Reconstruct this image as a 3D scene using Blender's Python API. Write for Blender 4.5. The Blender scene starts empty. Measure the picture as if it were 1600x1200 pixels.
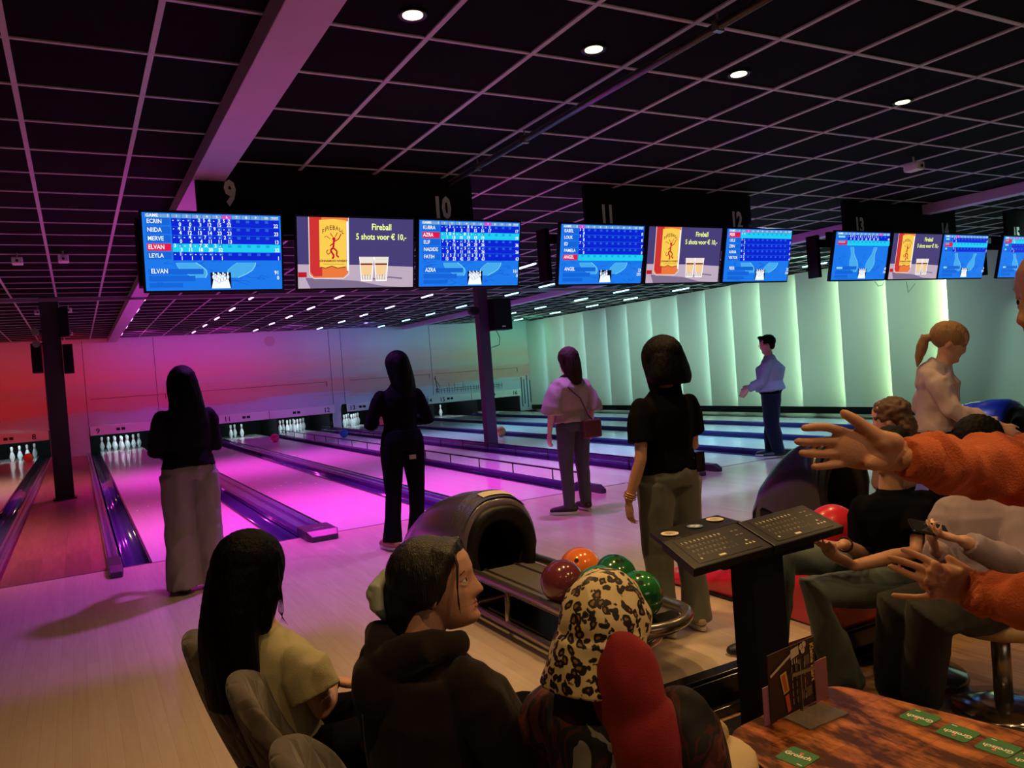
import bpy, bmesh, math, random
from mathutils import Vector, Matrix, noise
random.seed(7)
sc = bpy.context.scene
C = sc.collection
V = Vector
PI = math.pi

# ------------------------------------------------------------------ camera, world, exposure
CAM = V((0, 0, 1.4))
FPX = 1230.74
RM = Matrix(((0.87215018, 0.07464348, -0.48351051),
             (-0.48351644, -0.01919845, -0.87512472),
             (-0.07460501, 0.99702546, 0.01934742)))
cam = bpy.data.objects.new('camera', bpy.data.cameras.new('camera')); C.objects.link(cam)
cam.data.sensor_width = 36; cam.data.lens = FPX / 1600 * 36
cam.data.clip_start = .05; cam.data.clip_end = 100
cam.matrix_world = Matrix.Translation(CAM) @ RM.to_4x4()
sc.camera = cam
sc.view_settings.view_transform = 'Standard'; sc.view_settings.look = 'None'
sc.view_settings.exposure = .35; sc.view_settings.gamma = 1; sc.view_settings.use_curve_mapping = False
w = bpy.data.worlds.new('world'); sc.world = w; w.use_nodes = True
w.node_tree.nodes['Background'].inputs[0].default_value = (.25, .2, .3, 1)
w.node_tree.nodes['Background'].inputs[1].default_value = .01

ZC = 2.98       # ceiling height
FOUL = 7.28     # foul line
YB = 23.1       # mural wall over the pin decks
XR = 13.6       # panelled side wall
ZF = -.15       # floor of the seating area
YS = 2.6        # edge of the step

def lamp(name, kind, loc, color, power, aim=None, size=.1, spot=60, blend=.6, sizey=None, spread=None):
    l = bpy.data.lights.new(name, kind); l.color = color; l.energy = power
    if kind == 'AREA':
        l.size = size
        if sizey: l.shape = 'RECTANGLE'; l.size_y = sizey
        if spread: l.spread = math.radians(spread)
    else: l.shadow_soft_size = size
    if kind == 'SPOT': l.spot_size = math.radians(spot); l.spot_blend = blend
    o = bpy.data.objects.new(name, l); C.objects.link(o); o.location = loc
    if aim is not None: o.rotation_euler = (V(aim) - V(loc)).to_track_quat('-Z', 'Y').to_euler()
    return o

MAG = (1, .05, .78); VIO = (.62, .06, 1); BLU = (.1, .2, 1); CYA = (.24, .60, 1); GRN = (.2, 1, .45); RED = (1, .03, .04); ORA = (1, .42, .16)
WARM = (1, .58, .22)
# coloured wash lights of the lanes and added fill lamps, hung at the ceiling
for (x, y, col, p) in [(1.0, 8.9, MAG, 370), (1.0, 14.5, MAG, 330), (2.7, 8.9, MAG, 370), (2.7, 14.5, MAG, 330), (4.3, 9.2, MAG, 300), (4.3, 15, MAG, 240),
                       (5.8, 10.5, VIO, 240), (5.8, 16, VIO, 200), (1.9, 21, MAG, 120), (5.2, 21, VIO, 110),
                       (8.0, 10, CYA, 320), (8.0, 16, CYA, 280), (10.2, 10, CYA, 260), (10.2, 17, CYA, 230), (11.6, 12, (.40, .85, .7), 120), (11.0, 5.2, (.50, .9, .75), 150),  # last lamp is unseen, added to lift the flat side wall
                       (1.4, 6.3, (.60, .12, 1), 190), (3.9, 6.2, (.62, .22, 1), 150), (6.4, 5.8, (.52, .52, 1), 230), (9.3, 6.4, (.3, .5, 1), 100),  # unseen lamps added to brighten the approach
                       (-1.9, 9.5, (1, .55, .32), 290), (-1.9, 16, (1, .55, .32), 260), (-1.6, 21.5, RED, 60)]:
    lamp('lane_wash_and_fill_lamp', 'SPOT', (x, y, ZC - .12), col, p, (x, y, 0), size=.06, spot=112, blend=.9)
# washers thrown at the mural
for (x, col, p) in [(-2.2, RED, 55), (-.2, RED, 60), (1.6, MAG, 62), (3.4, MAG, 70), (5.2, (.75, .1, .9), 52), (7.2, (.3, .25, 1), 60), (9.2, (.2, .5, .9), 60), (11.2, (.35, .7, .6), 45), (12.6, (.1, 1, .45), 60)]:
    lamp('mural_wash_lamp', 'SPOT', (x, YB - 2.6, ZC - .12), col, p, (x, YB, 1.9), size=.05, spot=95, blend=1)
for y_ in (9.5, 13, 16.5, 20.5): lamp('added_wall_fill', 'SPOT', (10.6, y_, ZC - .12), (.56, 1, .66), 130, (XR, y_ + .3, 1.3), size=.06, spot=100, blend=1)  # unseen spots added to brighten the panelled wall
lamp('added_wall_fill', 'SPOT', (10.4, 5.0, ZC - .12), (.52, 1, .72), 190, (XR, 5.4, 1.3), size=.06, spot=110, blend=1)  # one more unseen spot, added for the near flat wall
# warm downlights over the seating area: the four in view and those behind the camera
lamp('added_front_fill', 'AREA', (2.2, -3.6, 2.5), (1, .72, .5), 13, (2.6, 4, 1.2), size=3.5, sizey=.6)  # unseen soft fill added behind the camera, no fixture there
lamp('added_sign_fill', 'SPOT', (4.2, -1.6, 2.2), (1, .92, .82), 26, (4.9, 5.8, 2.75), size=.04, spot=75, blend=1)  # unseen spot added to brighten the header board numbers
DOWN = [(1.41, 3.2), (2.41, 3.25), (3.43, 3.27), (4.95, 3.3), (.0, 1.1), (1.5, .2), (2.6, 1.0), (3.9, 1.1), (2.0, -1.6)]

# ------------------------------------------------------------------ helpers
def ray(px, py): return RM @ V(((px - 800) / FPX, -(py - 600) / FPX, -1))
def W(px, py, d): return CAM + ray(px, py) * d
def G(px, py, z=0):
    r = ray(px, py); return CAM + r * ((z - CAM.z) / r.z)
def YP(px, py, y):
    r = ray(px, py); return CAM + r * (y / r.y)

def lin(c):
    return tuple((x / 255 / 12.92 if x / 255 <= .04045 else ((x / 255 + .055) / 1.055) ** 2.4) for x in c)

MATS = {}
def mat(name, col, rough=.5, metal=0, emit=None, es=1, coat=0, bump=0, bscale=60, bstretch=(1, 1, 1), var=0, vscale=3, spec=None, sheen=0, trans=0):
    if name in MATS: return MATS[name]
    m = bpy.data.materials.new(name); m.use_nodes = True
    nt = m.node_tree; b = nt.nodes['Principled BSDF']; N = nt.nodes.new; L = nt.links.new
    b.inputs['Base Color'].default_value = (*col, 1); b.inputs['Roughness'].default_value = rough; b.inputs['Metallic'].default_value = metal
    if coat: b.inputs['Coat Weight'].default_value = coat; b.inputs['Coat Roughness'].default_value = .06
    if spec is not None: b.inputs['Specular IOR Level'].default_value = spec
    if sheen: b.inputs['Sheen Weight'].default_value = sheen
    if trans: b.inputs['Transmission Weight'].default_value = trans
    if emit: b.inputs['Emission Color'].default_value = (*emit, 1); b.inputs['Emission Strength'].default_value = es
    if bump or var:
        tc = N('ShaderNodeTexCoord'); mp = N('ShaderNodeMapping'); mp.inputs['Scale'].default_value = bstretch
        L(tc.outputs['Object'], mp.inputs['Vector'])
    if bump:
        n = N('ShaderNodeTexNoise'); n.inputs['Scale'].default_value = bscale; n.inputs['Detail'].default_value = 4
        bp = N('ShaderNodeBump'); bp.inputs['Strength'].default_value = bump; bp.inputs['Distance'].default_value = .01
        L(mp.outputs[0], n.inputs['Vector']); L(n.outputs['Fac'], bp.inputs['Height']); L(bp.outputs[0], b.inputs['Normal'])
    if var:
        n2 = N('ShaderNodeTexNoise'); n2.inputs['Scale'].default_value = vscale; n2.inputs['Detail'].default_value = 5
        L(mp.outputs[0], n2.inputs['Vector'])
        mx = N('ShaderNodeMix'); mx.data_type = 'RGBA'
        mx.inputs[6].default_value = (*[c * (1 - var) for c in col], 1); mx.inputs[7].default_value = (*[min(1, c * (1 + var)) for c in col], 1)
        L(n2.outputs['Fac'], mx.inputs[0]); L(mx.outputs[2], b.inputs['Base Color'])
    MATS[name] = m; return m

def wood(name, c1, c2, pw, pl, rough=.3, coat=0, grain=.5, along='Y', stain=0, mortar=.0012):
    m = bpy.data.materials.new(name); m.use_nodes = True; nt = m.node_tree; b = nt.nodes['Principled BSDF']; N = nt.nodes.new; L = nt.links.new
    tc = N('ShaderNodeTexCoord'); mp = N('ShaderNodeMapping'); L(tc.outputs['Object'], mp.inputs[0])
    if along == 'Y': mp.inputs['Rotation'].default_value = (0, 0, PI / 2)
    br = N('ShaderNodeTexBrick'); br.inputs['Scale'].default_value = 1; br.inputs['Brick Width'].default_value = pl; br.inputs['Row Height'].default_value = pw
    br.inputs['Mortar Size'].default_value = mortar; br.offset = .37; br.inputs['Bias'].default_value = 0
    br.inputs['Color1'].default_value = (*c1, 1); br.inputs['Color2'].default_value = (*c2, 1); br.inputs['Mortar'].default_value = (*[c * .6 for c in c2], 1)
    L(mp.outputs[0], br.inputs['Vector'])
    mp2 = N('ShaderNodeMapping'); L(tc.outputs['Object'], mp2.inputs[0]); mp2.inputs['Scale'].default_value = (14, 1, 14) if along == 'Y' else (1, 14, 14)
    n = N('ShaderNodeTexNoise'); n.inputs['Scale'].default_value = 3; n.inputs['Detail'].default_value = 6; L(mp2.outputs[0], n.inputs['Vector'])
    mx = N('ShaderNodeMix'); mx.data_type = 'RGBA'; mx.blend_type = 'MULTIPLY'; mx.inputs[0].default_value = grain
    cr = N('ShaderNodeValToRGB'); cr.color_ramp.elements[0].position = .3; cr.color_ramp.elements[0].color = (.45, .36, .3, 1); cr.color_ramp.elements[1].position = .65
    L(n.outputs['Fac'], cr.inputs[0]); L(br.outputs['Color'], mx.inputs[6]); L(cr.outputs[0], mx.inputs[7])
    out = mx.outputs[2]
    if stain:
        n3 = N('ShaderNodeTexNoise'); n3.inputs['Scale'].default_value = 4.5; n3.inputs['Detail'].default_value = 8; n3.inputs['Roughness'].default_value = .68
        mp3 = N('ShaderNodeMapping'); mp3.inputs['Scale'].default_value = (2.6, .8, 1); mp3.inputs['Rotation'].default_value = (0, 0, -.35)
        L(tc.outputs['Object'], mp3.inputs[0]); L(mp3.outputs[0], n3.inputs['Vector'])
        c3 = N('ShaderNodeValToRGB'); c3.color_ramp.elements[0].position = .44; c3.color_ramp.elements[0].color = (.06, .035, .03, 1); c3.color_ramp.elements[1].position = .60
        L(n3.outputs['Fac'], c3.inputs[0])
        m3 = N('ShaderNodeMix'); m3.data_type = 'RGBA'; m3.blend_type = 'MULTIPLY'; m3.inputs[0].default_value = stain
        L(out, m3.inputs[6]); L(c3.outputs[0], m3.inputs[7]); out = m3.outputs[2]
    L(out, b.inputs['Base Color']); b.inputs['Roughness'].default_value = rough
    if coat: b.inputs['Coat Weight'].default_value = coat; b.inputs['Coat Roughness'].default_value = .12
    MATS[name] = m; return m

class MB:
    def __init__(s): s.bm = bmesh.new()
    def box(s, c, d, rot=None, mi=0):
        m = Matrix.Translation(V(c)) @ ((rot if isinstance(rot, Matrix) else Matrix.Rotation(rot or 0, 4, 'Z')).to_4x4()) @ Matrix.Diagonal((*d, 1))
        r = bmesh.ops.create_cube(s.bm, size=1, matrix=m)
        if mi:
            for f in {f for v in r['verts'] for f in v.link_faces}: f.material_index = mi
        return s
    def ell(s, c, r, rot=None, u=20, v=12, mi=0):
        if not hasattr(r, '__len__'): r = (r, r, r)
        m = Matrix.Translation(V(c)) @ ((rot if rot is not None else Matrix.Identity(3)).to_4x4()) @ Matrix.Diagonal((*r, 1))
        q = bmesh.ops.create_uvsphere(s.bm, u_segments=u, v_segments=v, radius=1, matrix=m)
        for f in {f for w_ in q['verts'] for f in w_.link_faces}: f.material_index = mi; f.smooth = True
        return s
    def loft(s, rings, cap=True, mi=0, smooth=True, closed=True):
        vr = [[s.bm.verts.new(p) for p in r] for r in rings]; n = len(rings[0])
        for a, b in zip(vr, vr[1:]):
            for i in range(n if closed else n - 1):
                j = (i + 1) % n
                try: f = s.bm.faces.new((a[i], a[j], b[j], b[i])); f.material_index = mi; f.smooth = smooth
                except ValueError: pass
        if cap:
            for r, fl in ((vr[0], True), (vr[-1], False)):
                f = s.bm.faces.new(list(reversed(r)) if fl else r); f.material_index = mi
        return s
    def tube(s, pts, rad, n=12, mi=0, flat=1, side=None, round_caps=False, smooth=True):
        pts = [V(p) for p in pts]
        if not hasattr(rad, '__len__'): rad = [rad] * len(pts)
        rad = list(rad)
        if round_caps:
            d0 = (pts[0] - pts[1]).normalized(); d1 = (pts[-1] - pts[-2]).normalized(); p0, p1, r0, r1 = pts[0], pts[-1], rad[0], rad[-1]
            pts = [p0 + d0 * r0 * .95, p0 + d0 * r0 * .7] + pts + [p1 + d1 * r1 * .7, p1 + d1 * r1 * .95]
            rad = [r0 * .25, r0 * .7] + rad + [r1 * .7, r1 * .25]
        rings = []; u = None
        for i, p in enumerate(pts):
            t = (pts[min(i + 1, len(pts) - 1)] - pts[max(i - 1, 0)]).normalized()
            if u is None:
                u = V(side) if side is not None else (V((0, 0, 1)) if abs(t.z) < .9 else V((1, 0, 0))).cross(t)
            u = (u - t * u.dot(t)).normalized(); v_ = t.cross(u)
            rings.append([p + (u * math.cos(2 * PI * k / n) + v_ * math.sin(2 * PI * k / n) * flat) * rad[i] for k in range(n)])
        return s.loft(rings, mi=mi, smooth=smooth)
    def cyl(s, a, b, r, r2=None, n=20, mi=0): return s.tube([a, b], [r, r if r2 is None else r2], n=n, mi=mi)
    def lathe(s, prof, c=(0, 0, 0), n=24, mi=0, axis=None):
        c = V(c); m = axis if axis is not None else Matrix.Identity(3)
        rings = [[c + m @ V((max(r, 1e-4) * math.cos(2 * PI * k / n), max(r, 1e-4) * math.sin(2 * PI * k / n), z)) for k in range(n)] for r, z in prof]
        return s.loft(rings, mi=mi)
    def poly(s, pts, mi=0):
        f = s.bm.faces.new([s.bm.verts.new(p) for p in pts]); f.material_index = mi; return s
    def prism(s, pts, off, mi=0):
        off = V(off); a = [V(p) for p in pts]; return s.loft([a, [p + off for p in a]], mi=mi, smooth=False)
    def build(s, name, mats, parent=None, smooth=False, bevel=0, fix=True, **tags):
        if fix: bmesh.ops.recalc_face_normals(s.bm, faces=s.bm.faces)
        me = bpy.data.meshes.new(name); s.bm.to_mesh(me); s.bm.free()
        for m in (mats if isinstance(mats, (list, tuple)) else [mats]): me.materials.append(m)
        if smooth:
            for p in me.polygons: p.use_smooth = True
        return link(name, me, parent, bevel, **tags)

def link(name, me, parent=None, bevel=0, **tags):
    o = bpy.data.objects.new(name, me); C.objects.link(o)
    if parent is not None: o.parent = parent
    if bevel:
        b = o.modifiers.new('bevel', 'BEVEL'); b.width = bevel; b.segments = 2; b.limit_method = 'ANGLE'
    for k, v_ in tags.items(): o[k] = v_
    return o

def thing(name, label, cat, loc=(0, 0, 0), rz=0, group=None):
    o = bpy.data.objects.new(name, None); C.objects.link(o); o.location = loc; o.rotation_euler.z = rz; o.empty_display_size = .1
    o['label'] = label; o['category'] = cat
    if group: o['group'] = group
    return o
def dup(root, loc, label=None, group=None, rz=None):
    r = root.copy(); C.objects.link(r); r.location = loc
    if rz is not None: r.rotation_euler.z = rz
    if label: r['label'] = label
    if group: r['group'] = group
    for ch in list(root.children):
        c = ch.copy(); C.objects.link(c); c.parent = r
        for g in ch.children:
            d = g.copy(); C.objects.link(d); d.parent = c
    return r

def text_into(mb, s, M, size, mi=0, align='LEFT', depth=0, xs=1, bold=0):
    """lettering as mesh: M maps local x (right), y (up), z (out) to the surface"""
    cu = bpy.data.curves.new('t', 'FONT'); cu.body = s; cu.size = size; cu.align_x = align; cu.extrude = depth; cu.offset = bold
    cu.resolution_u = 2
    o = bpy.data.objects.new('t', cu); C.objects.link(o)
    dg = bpy.context.evaluated_depsgraph_get(); me = bpy.data.meshes.new_from_object(o.evaluated_get(dg))
    me.transform(M @ Matrix.Diagonal((xs, 1, 1, 1)))
    n0 = len(mb.bm.faces); mb.bm.from_mesh(me); mb.bm.faces.ensure_lookup_table()
    for f in mb.bm.faces[n0:]: f.material_index = mi
    bpy.data.objects.remove(o); bpy.data.curves.remove(cu); bpy.data.meshes.remove(me)

def frame(o, x, y):
    """4x4 with axes x, y, x cross y at o"""
    x = V(x).normalized(); y = V(y); y = (y - x * y.dot(x)).normalized(); z = x.cross(y)
    m = Matrix((x, y, z)).transposed().to_4x4(); m.translation = V(o); return m

# ------------------------------------------------------------------ materials
M_blk = mat('black_plastic', (.005, .005, .006), .42, spec=.3, bump=.05, bscale=300)
M_blkgloss = mat('black_gloss', (.012, .012, .015), .15)
M_matteblk = mat('matte_black_paint', (.004, .004, .006), .75, spec=.2, bump=.1, bscale=150)
M_lane = wood('lane_boards', (.80, .77, .76), (.77, .74, .73), .027, 4.5, .16, .4, .10, mortar=.0)
M_appr = wood('approach_boards', (.70, .58, .47), (.66, .54, .43), .06, 2.4, .22, .3, .14, mortar=.0004)
M_walk = wood('walkway_boards', (.30, .11, .10), (.24, .085, .08), .19, 1.4, .38, .1, .5)
M_seatfl = wood('seating_floor_boards', (.42, .27, .14), (.22, .13, .07), .16, 1.1, .42, 0, .7)
M_table = wood('table_top_wood', (.62, .22, .07), (.50, .16, .05), .13, 3, .28, .2, .55, 'X', stain=.93)
M_gut = mat('gutter_plastic', (.055, .045, .17), .14, coat=.5, var=.2, vscale=4)
M_cap = mat('division_cap_plastic', (.065, .055, .19), .18, coat=.4, var=.15, vscale=6)
M_ceil = mat('ceiling_tile', (.005, .0045, .006), .9, spec=.08, bump=.2, bscale=200)
M_grid = mat('ceiling_grid_metal', (.56, .53, .57), .45)
M_beam = mat('beam_light_tint', (.66, .42, .74), .6, var=.1, vscale=4)  # purple of the coloured light is tinted into the beam colour
M_dark = mat('dark_pit', (.006, .006, .008), .8, var=.3)
M_white = mat('white_plastic', (.75, .75, .75), .4, var=.05)
M_steel = mat('brushed_steel', (.36, .34, .31), .28, metal=.9, bump=.05, bscale=80)
M_pillar = mat('pillar_paint', (.018, .014, .022), .5, bump=.08, bscale=60)
# ------------------------------------------------------------------ setting: floors, ceiling, walls
def struct(name, mb, m, **k):
    o = mb.build(name, m, **k); o['kind'] = 'structure'; return o
LANES = {8: -2.04, 9: .45, 10: 2.04, 11: 3.62, 12: 5.03, 13: 6.76, 14: 8.35, 15: 9.92, 16: 11.45}
LW = 1.04
mb = MB(); mb.box((4.3, (YS + FOUL) / 2, -.04), (18.6, FOUL - YS, .08)); struct('floor', mb, M_appr)
mb = MB(); mb.box((4.3, (-4 + YS) / 2, ZF - .04), (18.6, YS + 4, .08)); struct('floor', mb, M_seatfl)
mb = MB(); mb.box((4.3, YS - .012, ZF / 2 - .004), (18.6, .024, -ZF - .008)); mb.box((4.3, YS + .02, .004), (18.6, .07, .012)); mb.box((4.3, YS - .04, ZF + .02), (18.6, .06, .04)); struct('trim_1', mb, M_blkgloss, bevel=.003)
mb = MB(); mb.box((4.3, (FOUL + 26.2) / 2, -.16), (18.6, 26.2 - FOUL, .08)); struct('floor', mb, M_dark)
mb = MB(); mb.box((-.27, (FOUL + YB) / 2, -.06), (.78, YB - FOUL, .115)); mb.box((6.42, (FOUL + YB) / 2, -.06), (.26, YB - FOUL, .115)); mb.box((-3.8, (FOUL + YB) / 2, -.06), (2.6, YB - FOUL, .115)); struct('floor', mb, M_walk)

# ceiling tiles and their metal grid
mb = MB(); mb.box((4.3, 11.3, ZC + .03), (18.6, 30.6, .05)); struct('ceiling', mb, M_ceil)
T = .572
mb = MB()
x = -5.0 + ((.42 + 5.0) % T)
while x < 13.5:
    mb.box((x, 9.5, ZC + .001), (.026, 27, .010)); x += T
y = 3.98 - 7 * T
while y < YB:
    mb.box((4.3, y, ZC + .0025), (18.4, .020, .009)); y += T
struct('trim_2', mb, M_grid)
# beams running with the lanes, duct pipe, cross bar
mb = MB(); mb.box((.92, 9.5, ZC - .055), (.22, 27, .11)); struct('trim_3', mb, M_beam, bevel=.004)
mb = MB(); mb.box((9.05, 13.2, ZC - .055), (.16, 19.6, .11)); struct('trim_4', mb, M_beam, bevel=.004)
mb = MB(); mb.box((2.9, 12.9, 2.86), (13.6, .05, .045)); struct('trim_5', mb, mat('bar_metal', (.25, .2, .26), .4, metal=.6))

# mural wall
def mural_mat():
    m = bpy.data.materials.new('sunset_mural'); m.use_nodes = True; nt = m.node_tree; b = nt.nodes['Principled BSDF']; N = nt.nodes.new; L = nt.links.new
    tc = N('ShaderNodeTexCoord'); sp = N('ShaderNodeSeparateXYZ'); L(tc.outputs['Object'], sp.inputs[0])
    mr = N('ShaderNodeMapRange'); mr.inputs[1].default_value = .7; mr.inputs[2].default_value = 3.0; L(sp.outputs['Z'], mr.inputs[0])
    mp = N('ShaderNodeMapping'); mp.inputs['Scale'].default_value = (.35, 1, 5.5); L(tc.outputs['Object'], mp.inputs[0])
    n = N('ShaderNodeTexNoise'); n.inputs['Scale'].default_value = 1.3; n.inputs['Detail'].default_value = 7; n.inputs['Roughness'].default_value = .62; n.inputs['Distortion'].default_value = .6; L(mp.outputs[0], n.inputs['Vector'])
    ad = N('ShaderNodeMath'); ad.operation = 'MULTIPLY_ADD'; L(n.outputs['Fac'], ad.inputs[0]); ad.inputs[1].default_value = .34; ad.inputs[2].default_value = -.17
    a2 = N('ShaderNodeMath'); a2.operation = 'ADD'; L(mr.outputs[0], a2.inputs[0]); L(ad.outputs[0], a2.inputs[1])
    cr = N('ShaderNodeValToRGB'); e = cr.color_ramp.elements
    e[0].position = .0; e[0].color = (.50, .50, .62, 1); e[1].position = 1; e[1].color = (.55, .58, .62, 1)
    for p, c in ((.13, (.50, .50, .60)), (.17, (.62, .34, .30)), (.30, (.66, .30, .24)), (.42, (.60, .44, .38)), (.52, (.70, .42, .34)), (.75, (.62, .55, .52))):
        q = e.new(p); q.color = (*c, 1)
    L(a2.outputs[0], cr.inputs[0])
    L(cr.outputs[0], b.inputs['Base Color']); b.inputs['Roughness'].default_value = .55
    return m
M_mural = mural_mat()
zf = .72
mb = MB(); mb.box((4.3, YB + .03, (zf + ZC) / 2), (18.6, .06, ZC - zf))
for a, b_ in ((-.66, .22), (6.62, 6.86), (13.05, XR)): mb.box(((a + b_) / 2, YB + .03, zf / 2 - .02), (b_ - a, .06, zf + .04))
struct('wall_back', mb, M_mural)
mb = MB(); mb.box((4.3, 25.6, .4), (18.6, .05, 1.2)); mb.box((4.3, YB + 1.3, 1.02), (18.6, 2.6, .04))
for x in (-3.0, -.5, .1, 1.79, 3.4, 5.0, 6.55, 6.9, 8.35, 9.9, 11.45, 13.2): mb.box((x, YB + 1.3, .35), (.04, 2.4, .9))
struct('trim_6', mb, M_dark)
# thin seams and handles of the mural panels, marina drawing
mb = MB()
for x in (-.66, .22, 1.9, 6.66, 7.02, 9.9): mb.box((x, YB - .002, 1.85), (.012, .01, 2.2))
for a, b_ in ((.3, 2.1), (2.2, 6.5), (7.2, 9.8), (10.0, 13.0)): mb.box(((a + b_) / 2, YB - .002, 1.42), (b_ - a, .008, .012)); mb.box((b_, YB - .004, 1.36), (.02, .01, .14))
struct('trim_7', mb, mat('mural_seam', (.08, .06, .07), .6))
mb = MB()
for i in range(26):
    x = 10.0 + i * .095 + random.uniform(-.02, .02); h = random.choice((.14, .18, .2, .32)); mb.box((x, YB - .003, .78 + h / 2), (.012, .006, h))
mb.box((11.2, YB - .003, .92), (2.4, .006, .012)); mb.box((11.2, YB - .003, .86), (2.4, .006, .010))
mb.tube([(10.05, YB - .003, .8), (10.0, YB - .003, 1.35)], .012, n=4); mb.tube([(9.95, YB - .003, 1.3), (10.15, YB - .003, 1.0), (10.0, YB - .003, .9)], .009, n=4)
for x in (13.12, 13.22, 13.34, 13.45): mb.box((x, YB - .003, .6), (.035, .006, .9 + random.uniform(-.2, .2)))
struct('trim_8', mb, mat('mural_ink', (.05, .05, .045), .7))
mb = MB()
mb.cyl((-.35, YB - .004, 1.18), (-.35, YB - .001, 1.18), .20, n=32); struct('trim_9', mb, mat('mural_sun', (.75, .28, .22), .6))
mb = MB(); mb.cyl((4.95, YB - .004, 2.70), (4.95, YB - .001, 2.70), .15, n=32); struct('trim_10', mb, mat('mural_moon', (.55, .38, .40), .6))

# fascia boards over the pins, with lane numbers
def fascia(x0, x1, nums, label):
    t = thing('pinsetter_fascia', label, 'fascia board', ((x0 + x1) / 2, YB - .06, .48))
    mb = MB(); mb.box((0, 0, .12), (x1 - x0, .05, .235)); mb.build('board', mat('fascia_white', (.72, .70, .72), .4, var=.05), t, bevel=.004)
    cx = (x0 + x1) / 2
    for s_, x in nums:
        m2 = MB(); text_into(m2, s_, frame((x - cx, -.028, .05), (1, 0, 0), (0, 0, 1)), .19, align='CENTER', bold=.003); m2.build('lane_number', M_dark, t, fix=False)
    for x in [(a + (.75 if n == 13 else .5)) for n, a in LANES.items() if x0 - .2 < a + .5 < x1]:
        m2 = MB(); m2.box((x - cx - .06, -.028, .12), (.09, .006, .07)); m2.box((x - cx + .06, -.028, .12), (.09, .006, .07)); m2.build('sensor_window', M_dark, t)
    for x in [a - .27 for a in list(LANES.values()) if x0 + .3 < a - .27 < x1 - .3]:
        m2 = MB(); m2.box((x - cx, -.027, .12), (.012, .004, .23)); m2.build('board_joint', M_dark, t)
def _emb(): pass
fascia(-4.9, -.68, [('8', -1.0)], 'white fascia board over the pins of lane 8, far left')
fascia(.24, 6.66, [('9', .42), ('10', 3.22), ('11', 3.62), ('12', 6.42)], 'long white fascia board with lane numbers 9 to 12 over the pins')
fascia(7.04, 13.04, [('13', 7.2), ('14', 9.7), ('15', 10.15), ('16', 12.8)], 'white fascia board with lane numbers 13 to 16 near the panelled wall')

# pin lights behind the fascia
for n_, a in LANES.items():
    mb = MB(); mb.box((0, 0, 0), (.95, .05, .03)); o = mb.build('pin_light', mat('pin_light_tube', (.8, .8, .8), .4, emit=(.66, .95, 1), es=48)); o.location = (a + .53, YB + .06, .74)
    o['label'] = 'cool white pin light strip behind the fascia above the pins of lane %d' % n_; o['category'] = 'light'; o['group'] = 'pin lights over the decks'

# side wall of overlapping lit panels
NP = 14; Y0 = YB; Y1 = 8.15
edges = []
for pxx in (829, 857, 887, 919, 955, 988, 1026, 1068, 1112, 1153, 1198, 1255, 1322, 1396, 1479):
    r = ray(pxx, 560 if pxx < 1450 else 500); edges.append(CAM.y + r.y * (XR - .06) / r.x)
M_wallp = mat('wall_panel_paint', (.60, .62, .58), .7, var=.03, vscale=2)
mb = MB(); mb.box((XR + .16, (26.2 - 4) / 2, (ZC + ZF) / 2), (.1, 30.2, ZC - ZF)); struct('wall_right', mb, M_wallp)
UPV = V((0, 0, 1))
for i in range(NP):
    ya, yb = edges[i], edges[i + 1]
    t = thing('wall_panel', 'tall pale wall panel, number %d from the mural corner, lit along its near edge' % (i + 1), 'wall panel', (XR, (ya + yb) / 2, .12), group='overlapping panels of the side wall')
    h = ZC - .14; yc = (ya + yb) / 2
    mb = MB(); xa, xb = -.13, .09     # far edge proud, near edge set back
    mb.prism([(xa, ya - yc + .02, 0), (xa + .03, ya - yc + .02, 0), (xb + .03, yb - yc - .02, 0), (xb, yb - yc - .02, 0)], (0, 0, h)); mb.build('panel_board', M_wallp, t)
    f = i / (NP - 1)
    col = [(.40, .85, 1), (.50, 1, .80), (.60, 1, .40)]
    k = f * 2; c0, c1 = (col[0], col[1]) if k < 1 else (col[1], col[2]); k = k % 1 if f < 1 else 1
    cc = tuple(c0[j] * (1 - k) + c1[j] * k for j in range(3))
    mb = MB(); mb.box((-.085, yb - yc - .035, h / 2 - .02), (.012, .012, h - .08)); mb.build('edge_light', mat('panel_led_%d' % i, (.5, .5, .5), .5, emit=cc, es=2.5), t)
    la = lamp('panel_edge_lamp', 'AREA', (XR - .082, yb - .050, ZC / 2 + .06), cc, 9 + 7 * f, (XR + .06, yb + .40, ZC / 2 + .06), size=.02, sizey=ZC - .3)
    dz = V((-.142, -.45, 0)).normalized(); la.rotation_euler = Matrix((UPV.cross(dz), UPV, dz)).transposed().to_euler()
mb = MB(); mb.box((XR - .03, edges[-1] - 6.08, (ZC + .1) / 2), (.20, 12.0, ZC - .1)); struct('wall_right', mb, M_wallp)
mb = MB(); mb.box((XR - .16, 14.5, .07), (.06, 17.0, .14)); struct('baseboard_right', mb, M_blk)
mb = MB(); mb.box((-5.05, 11.1, 1.4), (.1, 30.2, 3.2)); struct('wall_left', mb, mat('side_wall_paint', (.2, .16, .18), .8, var=.05))
mb = MB(); mb.box((4.3, -4.05, 1.4), (18.6, .1, 3.2)); struct('wall_front', mb, mat('rear_wall_paint', (.16, .12, .10), .8, var=.05))

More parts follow.
